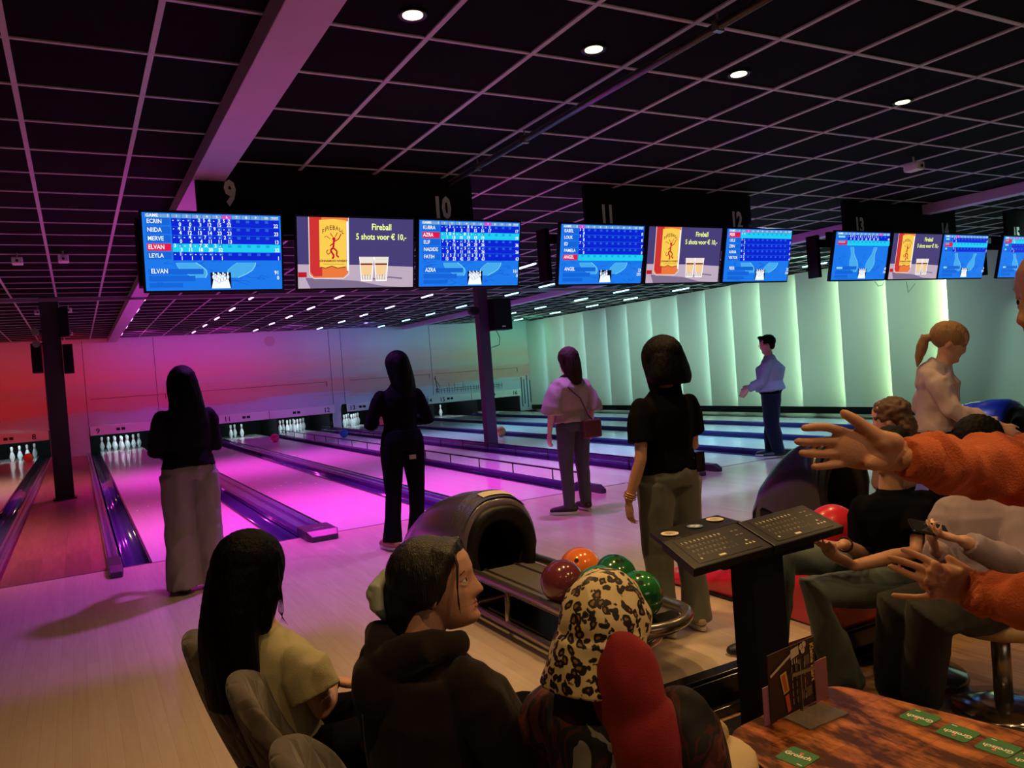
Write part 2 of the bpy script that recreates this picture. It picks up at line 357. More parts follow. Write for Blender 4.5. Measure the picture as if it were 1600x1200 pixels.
# ------------------------------------------------------------------ lanes
GW = {(11, 1): .15, (12, -1): .15, (12, 1): .12, (13, -1): .11}
def gutter_mb(mb, x0, x1, y0, y1):
    n = 8; w_ = x1 - x0
    a = [V((x0 + w_ * k / n, y0, -.015 - .075 * math.sin(PI * k / n))) for k in range(n + 1)]
    mb.loft([a, [p + V((0, y1 - y0, 0)) for p in a]], cap=False, closed=False)
LNOTE = {8: 'peach-lit lane beyond the dark walkway at the far left', 9: 'pink-lit lane behind the standing woman in grey trousers', 10: 'pink-lit lane between two purple divisions, left of the woman in black', 11: 'pink-lit lane passing behind the woman in black', 12: 'violet-lit lane between raised bumper rails', 13: 'pale blue lane just beyond the dark central pillar', 14: 'second pale blue lane beyond the pillar', 15: 'third blue-green lane beyond the pillar', 16: 'narrow greenish lane closest to the panelled wall'}
for n_, a in LANES.items():
    t = thing('bowling_lane', LNOTE[n_], 'bowling lane', (a + LW / 2, FOUL, 0))
    mb = MB(); mb.box((0, (24.9 - FOUL) / 2, -.055), (LW, 24.9 - FOUL, .11)); mb.build('lane_bed', M_lane, t)
    for k, dx in enumerate((-3, -2, -1, 0, 1, 2, 3)):
        mb = MB(); x = dx * .14; yy = 4.4 - abs(dx) * .28
        mb.prism([(x - .013, yy - .12, .0008), (x + .013, yy - .12, .0008), (x, yy, .0008)], (0, 0, .0004))
        mb.build('aiming_arrow', mat('arrow_ink', (.60, .53, .53), .3), t)
    for s_ in (-1, 1):
        g = MB(); x0 = LW / 2 + .004; gw = GW.get((n_, s_), .20); gutter_mb(g, *( (x0, x0 + gw) if s_ > 0 else (-x0 - gw, -x0)), 0, 24.6 - FOUL); o = g.build('gutter', M_gut, t, smooth=True, fix=False)
        sd = o.modifiers.new('s', 'SOLIDIFY'); sd.thickness = .006
        g = MB(); g.box((s_ * (LW / 2 + .006), (24 - FOUL) / 2, .002), (.018, 24 - FOUL, .012)); g.build('lane_edge', M_blkgloss, t)
mb = MB(); mb.box((4.3, FOUL, .0008), (18.4, .022, .0016)); struct('trim_11', mb, mat('foul_line_ink', (.12, .07, .08), .4))
# division caps
def cap(x0, x1, ya, label, wide=True):
    t = thing('lane_division', label, 'lane division', ((x0 + x1) / 2, FOUL, 0)); w_ = x1 - x0
    L_ = 23.0 - FOUL
    def ring(y, s=1, h=.06): return [V((w_ / 2 * s * c, y, max(-.015, z * h))) for c, z in ((-1, -.3), (-1, .55), (-.8, .95), (-.25, .9), (-.12, .55), (.12, .55), (.25, .9), (.8, .95), (1, .55), (1, -.3))]
    mb = MB(); mb.loft([ring(0), ring(L_)], smooth=False); mb.build('cap_cover', M_cap, t, bevel=.006)
    mb = MB(); h = .085
    mb.loft([[V((w_ / 2 * .86 * c, ya - FOUL, z)) for c, z in ((-1, .0), (-1, .045), (1, .045), (1, .0))],
             [V((w_ / 2 * 1.06 * c, ya - FOUL + .09, z)) for c, z in ((-1, 0), (-1, h), (1, h), (1, 0))],
             [V((w_ / 2 * 1.06 * c, .12, z)) for c, z in ((-1, 0), (-1, h), (1, h), (1, 0))]], smooth=False)
    mb.build('end_cap', mat('end_cap_plastic', (.045, .035, .055), .4), t, bevel=.008)
    if wide and w_ > .2:
        mb = MB(); el = lambda r: [V((r * 1.8 * math.cos(2 * PI * k / 24), ya - FOUL + .22 + r * math.sin(2 * PI * k / 24), h + .0012)) for k in range(24)]; mb.loft([el(.026), el(.022)], cap=False); mb.poly([V((-.02, ya - FOUL + .214, h + .0012)), V((.02, ya - FOUL + .214, h + .0012)), V((.02, ya - FOUL + .226, h + .0012)), V((-.02, ya - FOUL + .226, h + .0012))]); mb.build('cap_emblem', mat('cap_print', (.5, .45, .55), .4), t, fix=False)
    return t
cap(-.76, -.66, 7.1, 'slim purple division at the right edge of the far left lane', False)
cap(.12, .22, 6.9, 'slim purple division left of the lane marked 9, beside the dark walkway', False)
cap(1.70, 1.97, 6.95, 'wide purple division ending in the cap behind the seated black-haired girl')
cap(3.28, 3.48, 6.95, 'purple division passing behind the legs of the woman in black')
cap(4.80, 4.87, 6.9, 'blue-lit division with bumper rail, ending behind the woman in the beige blouse', False)
cap(6.20, 6.29, 6.9, 'dark blue division on the near side of the central pillar', False)
cap(6.545, 6.635, 7.0, 'dark blue division on the far side of the central pillar', False)
cap(8.03, 8.12, 7.0, 'blue division between the first and second pale blue lanes', False)
cap(9.61, 9.70, 7.0, 'blue division between the second and third pale blue lanes', False)
cap(11.16, 11.24, 7.0, 'dark teal division beside the greenish lane at the panelled wall', False)
# raised bumper rails of lane 12
for x, lab in ((4.99, 'raised black bumper rail left of the violet lane'), (6.15, 'raised black bumper rail on the pillar side of the violet lane')):
    t = thing('bumper_rail', lab, 'bumper rail', (x, FOUL, 0), group='bumper rails of one lane')
    mb = MB(); mb.tube([(-.02 if x < 6 else .02, -.05, .0), (0, .35, .15), (0, 15.4, .15)], .011, n=8); mb.build('rail', M_blk, t)
    for k in range(15):
        mb = MB(); mb.cyl((0, .9 + k * 1.0, -.05), (0, .9 + k * 1.0, .15), .008, n=6); mb.build('post', M_blk, t)

# ------------------------------------------------------------------ pins and balls
def pin_proto():
    prof = [(.0, 0), (.026, 0), (.029, .006), (.034, .03), (.045, .06), (.0575, .095), (.0605, .115), (.058, .145), (.050, .175), (.038, .21), (.0275, .238), (.0238, .255), (.0245, .285), (.029, .315), (.0323, .34), (.030, .36), (.021, .375), (.0, .381)]
    t = thing('bowling_pin', 'x', 'bowling pin')
    mb = MB(); mb.lathe(prof, n=20); mb.build('pin_body', mat('pin_white', (.85, .86, .86), .22, coat=.4, var=.03), t)
    for z, r in ((.246, .0268), (.272, .0256)):
        mb = MB(); mb.lathe([(r - .004, z - .006), (r, z - .006), (r, z + .006), (r - .004, z + .006)], n=16); mb.build('neck_stripe', mat('pin_red', (.65, .03, .05), .3), t)
    return t
pin = pin_proto(); used = [False]
def put_pin(x, y, lab, grp, z=0):
    if not used[0]: used[0] = True; pin.location = (x, y, z); pin['label'] = lab; pin['group'] = grp
    else: dup(pin, (x, y, z), lab, grp)
RACK = [(0, 0), (-.152, .264), (.152, .264), (-.305, .528), (0, .528), (.305, .528), (-.457, .792), (-.152, .792), (.152, .792), (.457, .792)]
NM = ['foremost', 'second row left', 'second row right', 'third row left', 'third row middle', 'third row right', 'back row outer left', 'back row inner left', 'back row inner right', 'back row outer right']
HY = 23.45
LD = {8: 'on the far left peach lane', 9: 'left of the person in greige trousers', 11: 'beyond the hot pink ball', 12: 'beyond the bright blue ball', 13: 'just right of the bumper lane', 14: 'on the second blue lane', 15: 'on the third blue lane', 16: 'nearest the panelled wall'}
for ln, idx in ((8, [0, 2, 5, 9]), (9, range(10)), (11, [3, 4, 7]), (12, range(10)), (13, range(10)), (14, [6]), (15, [3, 6, 8]), (16, [3, 6])):
    cx = LANES[ln] + LW / 2
    for i in idx:
        dx, dy = RACK[i]
        put_pin(cx + dx, HY + dy, 'white bowling pin, %s, %s' % (NM[i], LD[ln]), 'pins standing on lane %d' % ln)
def ball(x, y, z, m, lab, name='bowling_ball', hole=None):
    t = thing(name, lab, 'bowling ball', (x, y, z))
    mb = MB(); mb.ell((0, 0, 0), .108, u=48, v=32); mb.build('ball_shell', m, t)
    if hole is not None:
        d = V(hole).normalized(); u = d.cross(V((.2, 0, 1))).normalized(); v_ = d.cross(u)
        for a, b_ in ((0, .17), (.24, .20), (.12, -.24)):
            n_ = (d + u * a + v_ * b_).normalized(); mb = MB(); mb.cyl(n_ * .100, n_ * .1084, .0115, n=20); mb.build('finger_hole_disc', M_dark, t)  # dark disc on the shell stands for the shade inside a hole
    return t
def ballmat(n, c, **k): return mat(n, c, .16, coat=.6, var=.28, vscale=9, **k)
R_ = .108
p = G(45, 722); ball(p.x, p.y, R_, ballmat('ball_red_orange', (.85, .12, .04)), 'red-orange bowling ball rolling before the pins of the far left lane')
p = G(430, 691); ball(p.x, p.y, R_, ballmat('ball_hot_pink', (.85, .02, .22)), 'hot pink bowling ball rolling on the lane behind the woman in black')
p = G(538, 684); ball(p.x, p.y, R_, ballmat('ball_bright_blue', (.02, .22, .75)), 'bright blue bowling ball on the bumper lane, in front of the pins')
p = G(783, 682); ball(p.x, p.y, R_, ballmat('ball_peach', (.85, .35, .15)), 'peach orange bowling ball half hidden behind the central pillar')
# ------------------------------------------------------------------ ceiling fixtures
def led_color(x):
    st = [(1.0, (1, .30, 1)), (4.6, (.72, .35, 1)), (6.5, (.35, .55, 1)), (8.5, (.2, .8, 1)), (13.2, (.4, 1, .9))]
    for (xa, ca), (xb, cb) in zip(st, st[1:]):
        if x <= xb: k = max(0, (x - xa) / (xb - xa)); return tuple(ca[i] * (1 - k) + cb[i] * k for i in range(3))
    return st[-1][1]
LROWS = {1.07: (13.7, 15.6, 17.4, 19.2, 21.3), 2.75: (13.9, 15.9, 17.8, 19.6, 21.6), 4.33: (14.1, 16.1, 18.0, 19.8, 21.8), 6.15: (10.4, 14.3, 16.4, 18.2, 20.0, 22.1), 8.05: (12.9, 14.3, 16.75, 18.6, 20.3, 22.3), 9.35: (7.9, 13.6, 17.4, 21.3), 10.8: (14.2, 15.8, 17.7, 19.3), 12.45: (10.3, 14.1, 16.0, 17.7, 19.6, 21.8)}
NAMEROW = ['beside the left ceiling beam', 'second row from the beam', 'third row from the beam', 'row above the bumper lane', 'row over the first blue lane', 'sparse row over the second blue lane', 'row over the third blue lane', 'row beside the panelled wall']
for k, (x, ys) in enumerate(LROWS.items()):
    for j, y in enumerate(ys):
        m_ = mat('led_tube_%d' % k, (.8, .8, .8), .4, emit=led_color(x), es=5)
        t = thing('led_tube', 'glowing ceiling tube, %s, %s from the screens' % (NAMEROW[k], ['nearest', 'second', 'third', 'fourth', 'fifth', 'sixth'][j]), 'ceiling light', (x, y, ZC - .03), group='coloured ceiling tubes, %s' % NAMEROW[k])
        mb = MB(); mb.box((0, 0, .012), (.09, .62, .02)); mb.build('tube_housing', M_blk, t)
        mb = MB(); mb.tube([(0, -.27, -.004), (0, .27, -.004)], .015, n=10, round_caps=True); mb.build('diffuser', m_, t)
DN = ['nearest the purple beam', 'second from the purple beam', 'third from the purple beam', 'farthest right in view']
for k, (x, y) in enumerate(DOWN):
    vis = k < 4
    if vis:
        t = thing('recessed_downlight', 'small warm white recessed ceiling downlight, %s' % DN[k], 'ceiling light', (x, y, ZC))
        mb = MB(); mb.lathe([(.045, -.002), (.062, -.008), (.066, .0), (.045, .004)], n=28); mb.build('trim_ring', M_blk, t)
        mb = MB(); mb.cyl((0, 0, -.006), (0, 0, .002), .045, n=24); mb.build('lens', mat('downlight_lens', (.9, .9, .9), .3, emit=(1, .80, .42), es=2.4), t)
    lamp('downlight_lamp', 'SPOT', (x, y, ZC - .03), WARM, ((70 if k < 2 else 45) if vis else (38 if y == 1.0 else 30)), (x, y, 0), size=.04, spot=115, blend=.5)

# pipe with brackets
t = thing('ceiling_pipe', 'thin dark pipe hung diagonally across the picture below the ceiling', 'pipe', (2.72, 3.6, ZC - .07))
mb = MB(); mb.tube([(0, -2.6, 0), (0, 2.1, 0)], .021, n=12); mb.build('pipe_run', mat('pipe_dark', (.10, .09, .11), .28, metal=.7), t)
for y in (-.9, .9, 1.6): mb = MB(); mb.cyl((0, y, 0), (0, y, .07), .006, n=8); mb.box((0, y, .0), (.05, .03, .05)); mb.build('bracket', M_steel, t)
# white sensor boxes
for (px, py), lab in (((27, 408), 'white box under the ceiling at far left, above the pillar'), ((99, 405), 'white box under the ceiling, right of the leftmost one'), ((107, 485), 'small white box right of the left pillar top'), ((110, 521), 'small white box low beside the left pillar, over the mural'), ((59, 488), 'small white box left of the left pillar top'), ((1428, 261), 'tiny white box on the dark ceiling at upper right')):
    p = G(px, py, ZC - .09); t = thing('ceiling_projector', lab, 'projector', p)
    mb = MB(); mb.box((0, 0, 0), (.10, .14, .07)); mb.build('body', M_white, t, bevel=.01)
    mb = MB(); mb.cyl((0, -.071, -.005), (0, -.078, -.005), .014); mb.build('lens', M_dark, t)
    mb = MB(); mb.cyl((0, 0, .03), (0, 0, .088), .008); mb.build('mount', M_white, t)
# smoke detectors
for px, py, lab in ((372, 504 - 20, ''), (532 + 40, 504, '')): pass
p = G(571, 504, ZC); mb = MB(); mb.lathe([(.0, -.035), (.05, -.03), (.06, -.012), (.06, 0), (0, 0)]); o = mb.build('smoke_detector', M_white); o.location = p; o['label'] = 'small round white detector on the ceiling among the blue tubes'; o['category'] = 'detector'

# ------------------------------------------------------------------ pillars
t = thing('pillar', 'dark square pillar standing on the walkway at left', 'pillar', (-.25, 13.2, 0))
mb = MB(); mb.box((0, 0, ZC / 2 - .03), (.24, .2, ZC - .06)); mb.build('column', M_pillar, t)
mb = MB(); mb.box((0, 0, .01), (.30, .26, .02)); mb.build('base_plate', M_pillar, t)
for z, x, d, lab in ((2.55, .17, .42, 'black speaker box, upper right on the left pillar'), (2.02, .19, .42, 'black speaker box, lower right on the left pillar'), (2.05, -.2, .42, 'black speaker box on the outer left of the left pillar')):
    q = thing('loudspeaker', lab, 'speaker', (-.25 + x, 13.1, z))
    mb = MB(); mb.box((0, 0, 0), (.13, .22, d)); mb.build('cabinet', M_blk, q, bevel=.008)
    mb = MB(); mb.box((0, -.113, 0), (.11, .008, d - .05)); mb.build('grille', M_matteblk, q)
for z, x in ((2.42, -.19), (2.25, -.19)):
    q = thing('stage_spotlight', 'small metallic spotlight clamped %s on the left pillar' % ('higher' if z > 2.3 else 'lower'), 'spotlight', (-.25 + x, 13.0, z))
    mb = MB(); mb.cyl((0, -.08, 0), (0, .06, 0), .05); mb.build('housing', M_steel, q); mb = MB(); mb.box((.06, 0, 0), (.1, .02, .02)); mb.build('clamp', M_blk, q)
t = thing('pillar', 'dark violet square pillar in the middle between the lanes', 'pillar', (6.42, 12.55, 0))
mb = MB(); mb.box((0, 0, ZC / 2 - .03), (.19, .17, ZC - .06)); mb.build('column', mat('pillar_violet_paint', (.05, .035, .06), .45, bump=.05), t)
mb = MB(); mb.box((0, 0, .01), (.26, .26, .02)); mb.build('base_plate', M_pillar, t)
q = thing('loudspeaker', 'large black speaker box hung on the central pillar under the screens', 'speaker', (6.69, 12.4, 2.38))
mb = MB(); mb.box((0, 0, 0), (.36, .30, .56)); mb.build('cabinet', M_blk, q, bevel=.012)
mb = MB(); mb.box((0, -.153, 0), (.32, .01, .51)); mb.build('grille', M_matteblk, q)
mb = MB(); mb.box((0, -.1605, -.22), (.07, .003, .022)); mb.build('badge', M_white, q)
q = thing('stage_spotlight', 'small dark spotlight on the left face of the central pillar', 'spotlight', (6.21, 12.45, 2.46))
mb = MB(); mb.cyl((0, -.1, 0), (0, .08, 0), .07); mb.build('housing', M_blk, q); mb = MB(); mb.box((.07, 0, 0), (.1, .02, .04)); mb.build('clamp', M_blk, q)
q = MB(); q.tube([(6.56, 12.3, 2.10), (6.62, 12.3, 1.96), (6.6, 12.3, 1.84), (6.52, 12.46, 1.80)], .006, n=6); q.build('cable', M_blk, label='thin black cable looping below the speaker on the central pillar', category='cable')

# ------------------------------------------------------------------ header boards and monitors
YH = 5.8
def header(x0, x1, nums, label):
    t = thing('header_board', label, 'sign', ((x0 + x1) / 2, YH, 2.5)); cx = (x0 + x1) / 2
    mb = MB(); mb.box((0, .04, (ZC - 2.5) / 2), (x1 - x0, .04, ZC - 2.5 - .002)); mb.build('board', M_matteblk, t)
    mb = MB(); mb.box((0, .07, .08), (x1 - x0 + .5, .03, .12)); mb.build('mounting_rail', M_matteblk, t)
    for s_, px, py in nums:
        p = YP(px, py, YH + .018)
        m2 = MB(); text_into(m2, s_, frame((p.x - cx, .018, p.z - 2.5), (1, 0, 0), (0, 0, 1)), .235, align='CENTER', bold=.011, xs=.66); m2.build('lane_number', mat('number_vinyl', (.80, .80, .82), .5), t, fix=False)
header(.83, 2.97, [('9', 361, 319), ('10', 692, 340)], 'widest black header board, numbered 9 and 10, crossing the purple ceiling beam')
header(4.10, 6.14, [('11', 950, 349), ('12', 1152, 357)], 'middle black header board, numbered 11 and 12')
header(7.57, 9.62, [('13', 1344, 363), ('14', 1477, 370)], 'small black header board numbered 13 and 14, third from the left')
header(10.72, 12.7, [('15', 1589, 375)], 'black header board numbered 15, cut by the right edge')

def E(n, c, s=1): return mat('screen_' + n, (0, 0, 0), .3, emit=lin(c), es=s * .80, spec=.2)
SC = dict(blue=E('blue', (28, 120, 235)), blue2=E('blue_dark', (20, 100, 215)), navy=E('navy', (12, 40, 225), .85), head=E('head', (120, 165, 205)), pink=E('pink', (235, 70, 190)), cyan=E('cyan', (30, 205, 240)), cyan2=E('cyan_dark', (20, 165, 225)),
          red=E('red', (225, 25, 75)), white=E('white', (238, 245, 255), 1.1), black=E('black', (5, 8, 30)), ghost=E('ghost', (70, 170, 235)), ghost2=E('ghost_light', (130, 215, 245)), cell=E('cell', (40, 95, 220)), line=E('line', (15, 70, 190)),
          purple=E('purple', (72, 62, 118)), table=E('table', (190, 170, 190)), table2=E('table_shadow', (125, 108, 140)), amber=E('amber', (235, 120, 60)), amber2=E('amber_red', (205, 50, 50)), label=E('label', (250, 205, 80)), lime=E('lime', (240, 255, 150), 1.1), glass=E('glass', (235, 225, 215)), drink=E('drink', (245, 205, 150)), dred=E('dark_red', (190, 25, 40)), brown=E('brown', (120, 50, 45)), cream=E('cream', (255, 250, 245), 1.2))
SK = list(SC); SM = [SC[k] for k in SK]; SI = {k: i for i, k in enumerate(SK)}
MW, MH = .895, .515
class Scr:
    def __init__(s): s.mb = MB(); s.l = 0
    def P(s, u, v): return V(((u - .5) * MW, -.001 - s.l * .0002, (v - .5) * MH))
    def q(s, u0, v0, u1, v1, c): s.l += 1; s.mb.poly([s.P(u0, v0), s.P(u1, v0), s.P(u1, v1), s.P(u0, v1)], SI[c])
    def pg(s, pts, c): s.l += 1; s.mb.poly([s.P(*p) for p in pts], SI[c])
    def el(s, u, v, ru, rv, c, n=18): s.pg([(u + ru * math.cos(2 * PI * k / n), v + rv * math.sin(2 * PI * k / n)) for k in range(n)], c)
    def ln(s, pts, w_, c):
        s.l += 1
        for (a, b_), (c_, d) in zip(pts, pts[1:]):
            dx, dy = (c_ - a) * MW, (d - b_) * MH; L_ = math.hypot(dx, dy) or 1; nx, ny = -dy / L_ * w_ / MW, dx / L_ * w_ / MH
            s.mb.poly([s.P(a - nx, b_ - ny), s.P(c_ - nx, d - ny), s.P(c_ + nx, d + ny), s.P(a + nx, b_ + ny)], SI[c])
    def tx(s, st, u, v, size, c='white', align='LEFT', xs=1, bold=.0008):
        s.l += 1; text_into(s.mb, st, frame(s.P(u, v), (1, 0, 0), (0, 0, 1)), size, SI[c], align, xs=xs, bold=bold)
def score(rows, active, cur, foot, total, game='1', fallen=False):
    """rows: (name, [(balls, running total)...], total)"""
    s = Scr(); s.q(0, 0, 1, 1, 'blue')
    rnd = random.Random(len(rows) * 7 + cur)
    for k in range(26):
        u = rnd.uniform(.02, .9); v = rnd.uniform(.04, .5); pts = [(u, v)]
        for _ in range(4): u += rnd.choice((.03, .05, -.03)); v += rnd.choice((0, .03, -.03)); pts.append((min(.98, max(.02, u)), min(.6, max(.02, v))))
        s.ln(pts, .0011, 'line')
    top = .985; rh = .108
    bot = top - .06 - rh * len(rows)
    s.q(.02, top - .045, .19, top, 'head'); s.tx('GAME', .025, top - .036, .028, bold=.0004); s.tx(game, .168, top - .036, .028, bold=.0004)
    cw = .0715
    for i in range(10):
        s.q(.2 + i * cw, top - .045, .2 + i * cw + cw - .006, top, 'pink' if i == cur else 'head'); s.tx(str(i + 1), .2 + i * cw + .028, top - .036, .024, bold=.0002)
    s.q(.2 + 10 * cw, top - .045, .98, top, 'head'); s.tx('TOT', .925, top - .036, .024, bold=.0002)
    for r, (nm, fr, tot) in enumerate(rows):
        y1 = top - .05 - r * rh; y0 = y1 - rh + .004; act = r == active
        s.q(.195, y0, .985, y1, 'cyan' if act else 'navy'); s.q(.02, y0 + .012, .185, y1, 'red' if act else 'blue2')
        (s.tx(nm, .028, y0 + .036, .040, xs=.82, bold=.0006) if nm[0] != '#' else s.q(.03, y0 + .05, .03 + .02 * len(nm), y0 + .092, 'ghost2' if not act else 'head'))
        for i in range(10):
            u = .2 + i * cw
            if i >= len(fr): s.q(u + .03, y0 + .06, u + .056, y0 + .095, 'cell' if not act else 'cyan2')
            elif fr[i][0]:
                s.q(u + .036, y0 + .062, u + .064, y0 + .105, 'cell' if not act else 'cyan2')
                a, b_ = (fr[i][0] + '  ')[:2]; s.tx(a, u + .004, y0 + .062, .033, xs=.85); s.tx(b_, u + .040, y0 + .062, .033, xs=.85); s.tx(fr[i][1], u + .064, y0 + .006, .035, align='RIGHT', xs=.85)
        s.tx(tot, .975, y0 + .006, .036, align='RIGHT', xs=.85)
    # two ghost pins and the deck picture
    for sx in (-1, 1):
        bx = .5 + sx * .19; h0 = bot - .02 if len(rows) > 3 else bot - .01
        hh = bot - .015; b0 = .17; L_ = hh - b0; lean = sx * .10
        pr = [(0, .035), (.12, .075), (.28, .098), (.42, .09), (.58, .06), (.72, .036), (.84, .034), (.93, .042), (1, .03)] if len(rows) < 4 else [(0, .04), (.25, .09), (.5, .115), (.8, .105), (1, .085)]
        lf = [(bx - sx * .07 + lean * t_ - w_ * .8, b0 + L_ * t_) for t_, w_ in pr]; rt = [(bx - sx * .07 + lean * t_ + w_ * .8, b0 + L_ * t_) for t_, w_ in pr]
        s.pg(lf + rt[::-1], 'ghost'); s.ln(rt, .0028, 'ghost2'); s.ln(lf, .0010, 'ghost2')
    s.q(.45, .03, .60, .24, 'black'); s.pg([(.455, .03), (.595, .03), (.58, .15), (.47, .15)], 'white')
    for r in range(4):
        for k in range(4 - r):
            if fallen and (r + k) % 2: continue
            u = .472 + r * .0125 + k * .0345; v = .13 + .014 * (3 - r) * 1.2 - .02
            s.el(u, v + .02, .0115, .034, 'line', 10); s.el(u, v + .02, .0095, .030, 'white', 10); s.el(u, v + .068, .006, .017, 'white', 10)
    s.q(.02, .22, .40, .29, 'blue2'); s.q(.02, .13, .34, .20, 'blue2'); s.q(.02, .05, .25, .11, 'blue2')
    (s.tx(foot, .035, .235, .043, xs=.8, bold=.0006) if foot[0] != '#' else s.q(.035, .235, .035 + .018 * len(foot), .278, 'ghost2')); s.tx(total[0], .965, .21, .038, align='RIGHT', xs=.85); s.tx(total[1], .965, .14, .036, align='RIGHT', xs=.85)
    return s
def advert():
    s = Scr(); s.q(0, 0, 1, 1, 'purple'); s.pg([(0, 0), (1, 0), (1, .30), (.55, .33), (0, .34)], 'table')
    s.pg([(.06, .15), (.5, .10), (.72, .02), (.9, .0), (.1, .0)], 'table2'); s.ln([(.55, .14), (.7, .12), (.78, .15), (.9, .13)], .006, 'table2')
    s.pg([(.09, .22), (.12, .15), (.38, .15), (.42, .22), (.42, 1), (.1, 1)], 'amber'); s.pg([(.1, .24), (.13, .17), (.2, .17), (.2, 1), (.1, 1)], 'amber2')
    s.ln([(.095, 1), (.095, .2), (.13, .14), (.38, .14), (.425, .2), (.425, 1)], .003, 'glass'); s.ln([(.415, .95), (.415, .25)], .006, 'cream')
    s.pg([(.18, .30), (.23, .28), (.28, .31), (.33, .28), (.405, .30), (.405, .96), (.3, .98), (.18, .96)], 'label')
    s.ln([(.185, .30), (.23, .285), (.28, .315), (.33, .285), (.40, .305)], .003, 'brown')
    for i, ch in enumerate('FIREBALL'):
        a = (i - 3.5) / 3.5; s.tx(ch, .212 + (0, .020, .038, .063, .088, .115, .142, .163)[i], .83 - .055 * a * a, .044, 'brown', 'CENTER', xs=.8, bold=.0006)
    # dancing red figure on the label
    s.el(.30, .70, .014, .026, 'dred'); s.ln([(.30, .68), (.295, .58), (.27, .54), (.30, .46), (.285, .42)], .007, 'dred'); s.ln([(.295, .57), (.325, .53), (.32, .47), (.34, .44)], .006, 'dred')
    s.ln([(.30, .66), (.34, .70), (.36, .77)], .004, 'dred'); s.ln([(.295, .64), (.265, .60)], .004, 'dred'); s.ln([(.285, .53), (.25, .48), (.235, .52), (.25, .55)], .003, 'dred')
    s.ln([(.29, .73), (.27, .78)], .003, 'dred'); s.ln([(.31, .73), (.33, .79)], .003, 'dred'); s.ln([(.27, .70), (.235, .74), (.22, .72)], .002, 'brown')
    s.tx('CINNAMON WHISKY', .295, .375, .022, 'brown', 'CENTER'); s.ln([(.21, .345), (.385, .345)], .0012, 'brown')
    s.q(.0, .16, .07, .23, 'dred')
    for u in (.70, .57):
        s.pg([(u - .055, .45), (u + .07, .45), (u + .055, .10), (u - .04, .10)], 'glass'); s.pg([(u - .045, .36), (u + .06, .36), (u + .045, .2), (u + .02, .17), (u - .01, .17), (u - .035, .2)], 'drink')
        s.q(u - .047, .33, u + .06, .355, 'brown'); s.ln([(u - .055, .45), (u - .04, .1), (u + .055, .1), (u + .07, .45)], .002, 'cream')
        for k in range(4): s.ln([(u - .03 + k * .022, .12), (u - .032 + k * .024, .19)], .002, 'table2')
    s.tx('Fireball', .71, .84, .064, 'lime', 'CENTER', xs=.85, bold=.0012); s.tx('5 shots voor € 10,-', .71, .70, .062, 'lime', 'CENTER', xs=.82, bold=.0012)
    return s
def monitor(x0, scr, label):
    ang = math.radians(13)
    t = thing('monitor', label, 'screen', (x0 + .465, YH - .09, 2.35), group='screens hung under the header boards')
    t.rotation_euler = (ang, 0, 0)
    mb = MB(); mb.box((0, .02, 0), (.925, .036, .548)); mb.build('housing', M_blk, t, bevel=.004)
    scr.mb.build('display', SM, t, fix=False)
    mb = MB(); mb.box((0, .05, .02), (.3, .03, .2)); mb.box((0, .10, .06), (.06, .12, .06)); mb.build('wall_mount', M_blk, t)
f_ = lambda s: [tuple(q.split(':')) for q in s.split()]
rows9 = [('ECRIN', [('--', '0'), ('--', '0'), ('-3', '3'), ('54', '12'), ('-3', '15'), ('52', '22')], '22'), ('NIIDA', [('-4', '4'), ('17', '12'), ('1-', '13'), ('-1', '14'), ('9-', '23'), ('--', '23')], '23'),
         ('MERVE', [('--', '0'), ('-4', '4'), ('--', '4'), ('7-', '11'), ('--', '11'), ('2-', '13')], '13'), ('ELVAN', [('3-', '3'), ('-8', '11'), ('-7', '18'), ('X ', '30'), ('2-', '32')], '32'), ('LEYLA', [('-1', '1'), ('--', '1'), ('--', '1'), ('--', '1'), ('--', '1')], '1')]
rows10 = [('KUBRA', [('--', '0'), ('3-', '3'), ('--', '3'), ('-8', '11'), ('4-', '15'), ('-1', '16'), ('-1', '17')], '17'), ('AZRA', [('-1', '1'), ('54', '10'), ('--', '10'), ('81', '19'), ('--', '19'), ('--', '19')], '19'),
          ('ELIF', [('7-', '7'), ('-9', '16'), ('--', '16'), ('35', '24'), ('-5', '29'), ('34', '36')], '36'), ('NADIDE', [('--', '0'), ('11', '2'), ('9-', '11'), ('5-', '16'), ('-6', '22'), ('4-', '26')], '26'), ('FATIH', [('3/', '15'), ('53', '23'), ('1/', '42'), ('9-', '51'), ('53', '59'), ('13', '63')], '63')]
rows11 = [('ISABEL', [('53', '8')], '8'), ('LOUK', [('71', '8')], '8'), ('ED', [('7-', '7')], '7'), ('PAMELA', [('--', '0')], '0'), ('ANGEL', [], '')]
rows12 = [('PEER', [('14', '')], ''), ('OELE', [('3-', '3')], '3'), ('ZIBN', [('1-', '1')], '1'), ('ANNA', [('4-', '4')], '4'), ('VIKTOR', [('22', '4')], '4')]
rows13 = [('######', [('-4', '4'), ('7/', '11'), ('--', '13'), ('8-', '21'), ('1-', '24'), ('44', '32'), ('3-', '35'), ('6-', '39')], '40'), ('######', [], '')]
rows14 = [('####', [('17', '8')], '8'), ('####', [], ''), ('##', [('2-', '2')], '2')]
XS = [YP(x, 340, YH - .1).x for x in (216, 457, 648, 869, 1006, 1128, 1298, 1388, 1466.5, 1560)]
monitor(XS[0], score(rows9, 3, 5, 'ELVAN', ('91', '0')), 'leftmost score screen of all, listing five players, fourth row highlighted')
monitor(XS[1], advert(), 'largest whisky advert screen, in the leftmost trio')
monitor(XS[2], score(rows10, 1, 6, 'AZRA', ('161', '0')), 'score screen directly above the central pillar, second row highlighted')
monitor(XS[3], score(rows11, 4, 0, 'ANGEL', ('23', '273'), '2', True), 'score screen with the bottom row highlighted, left in the middle trio')
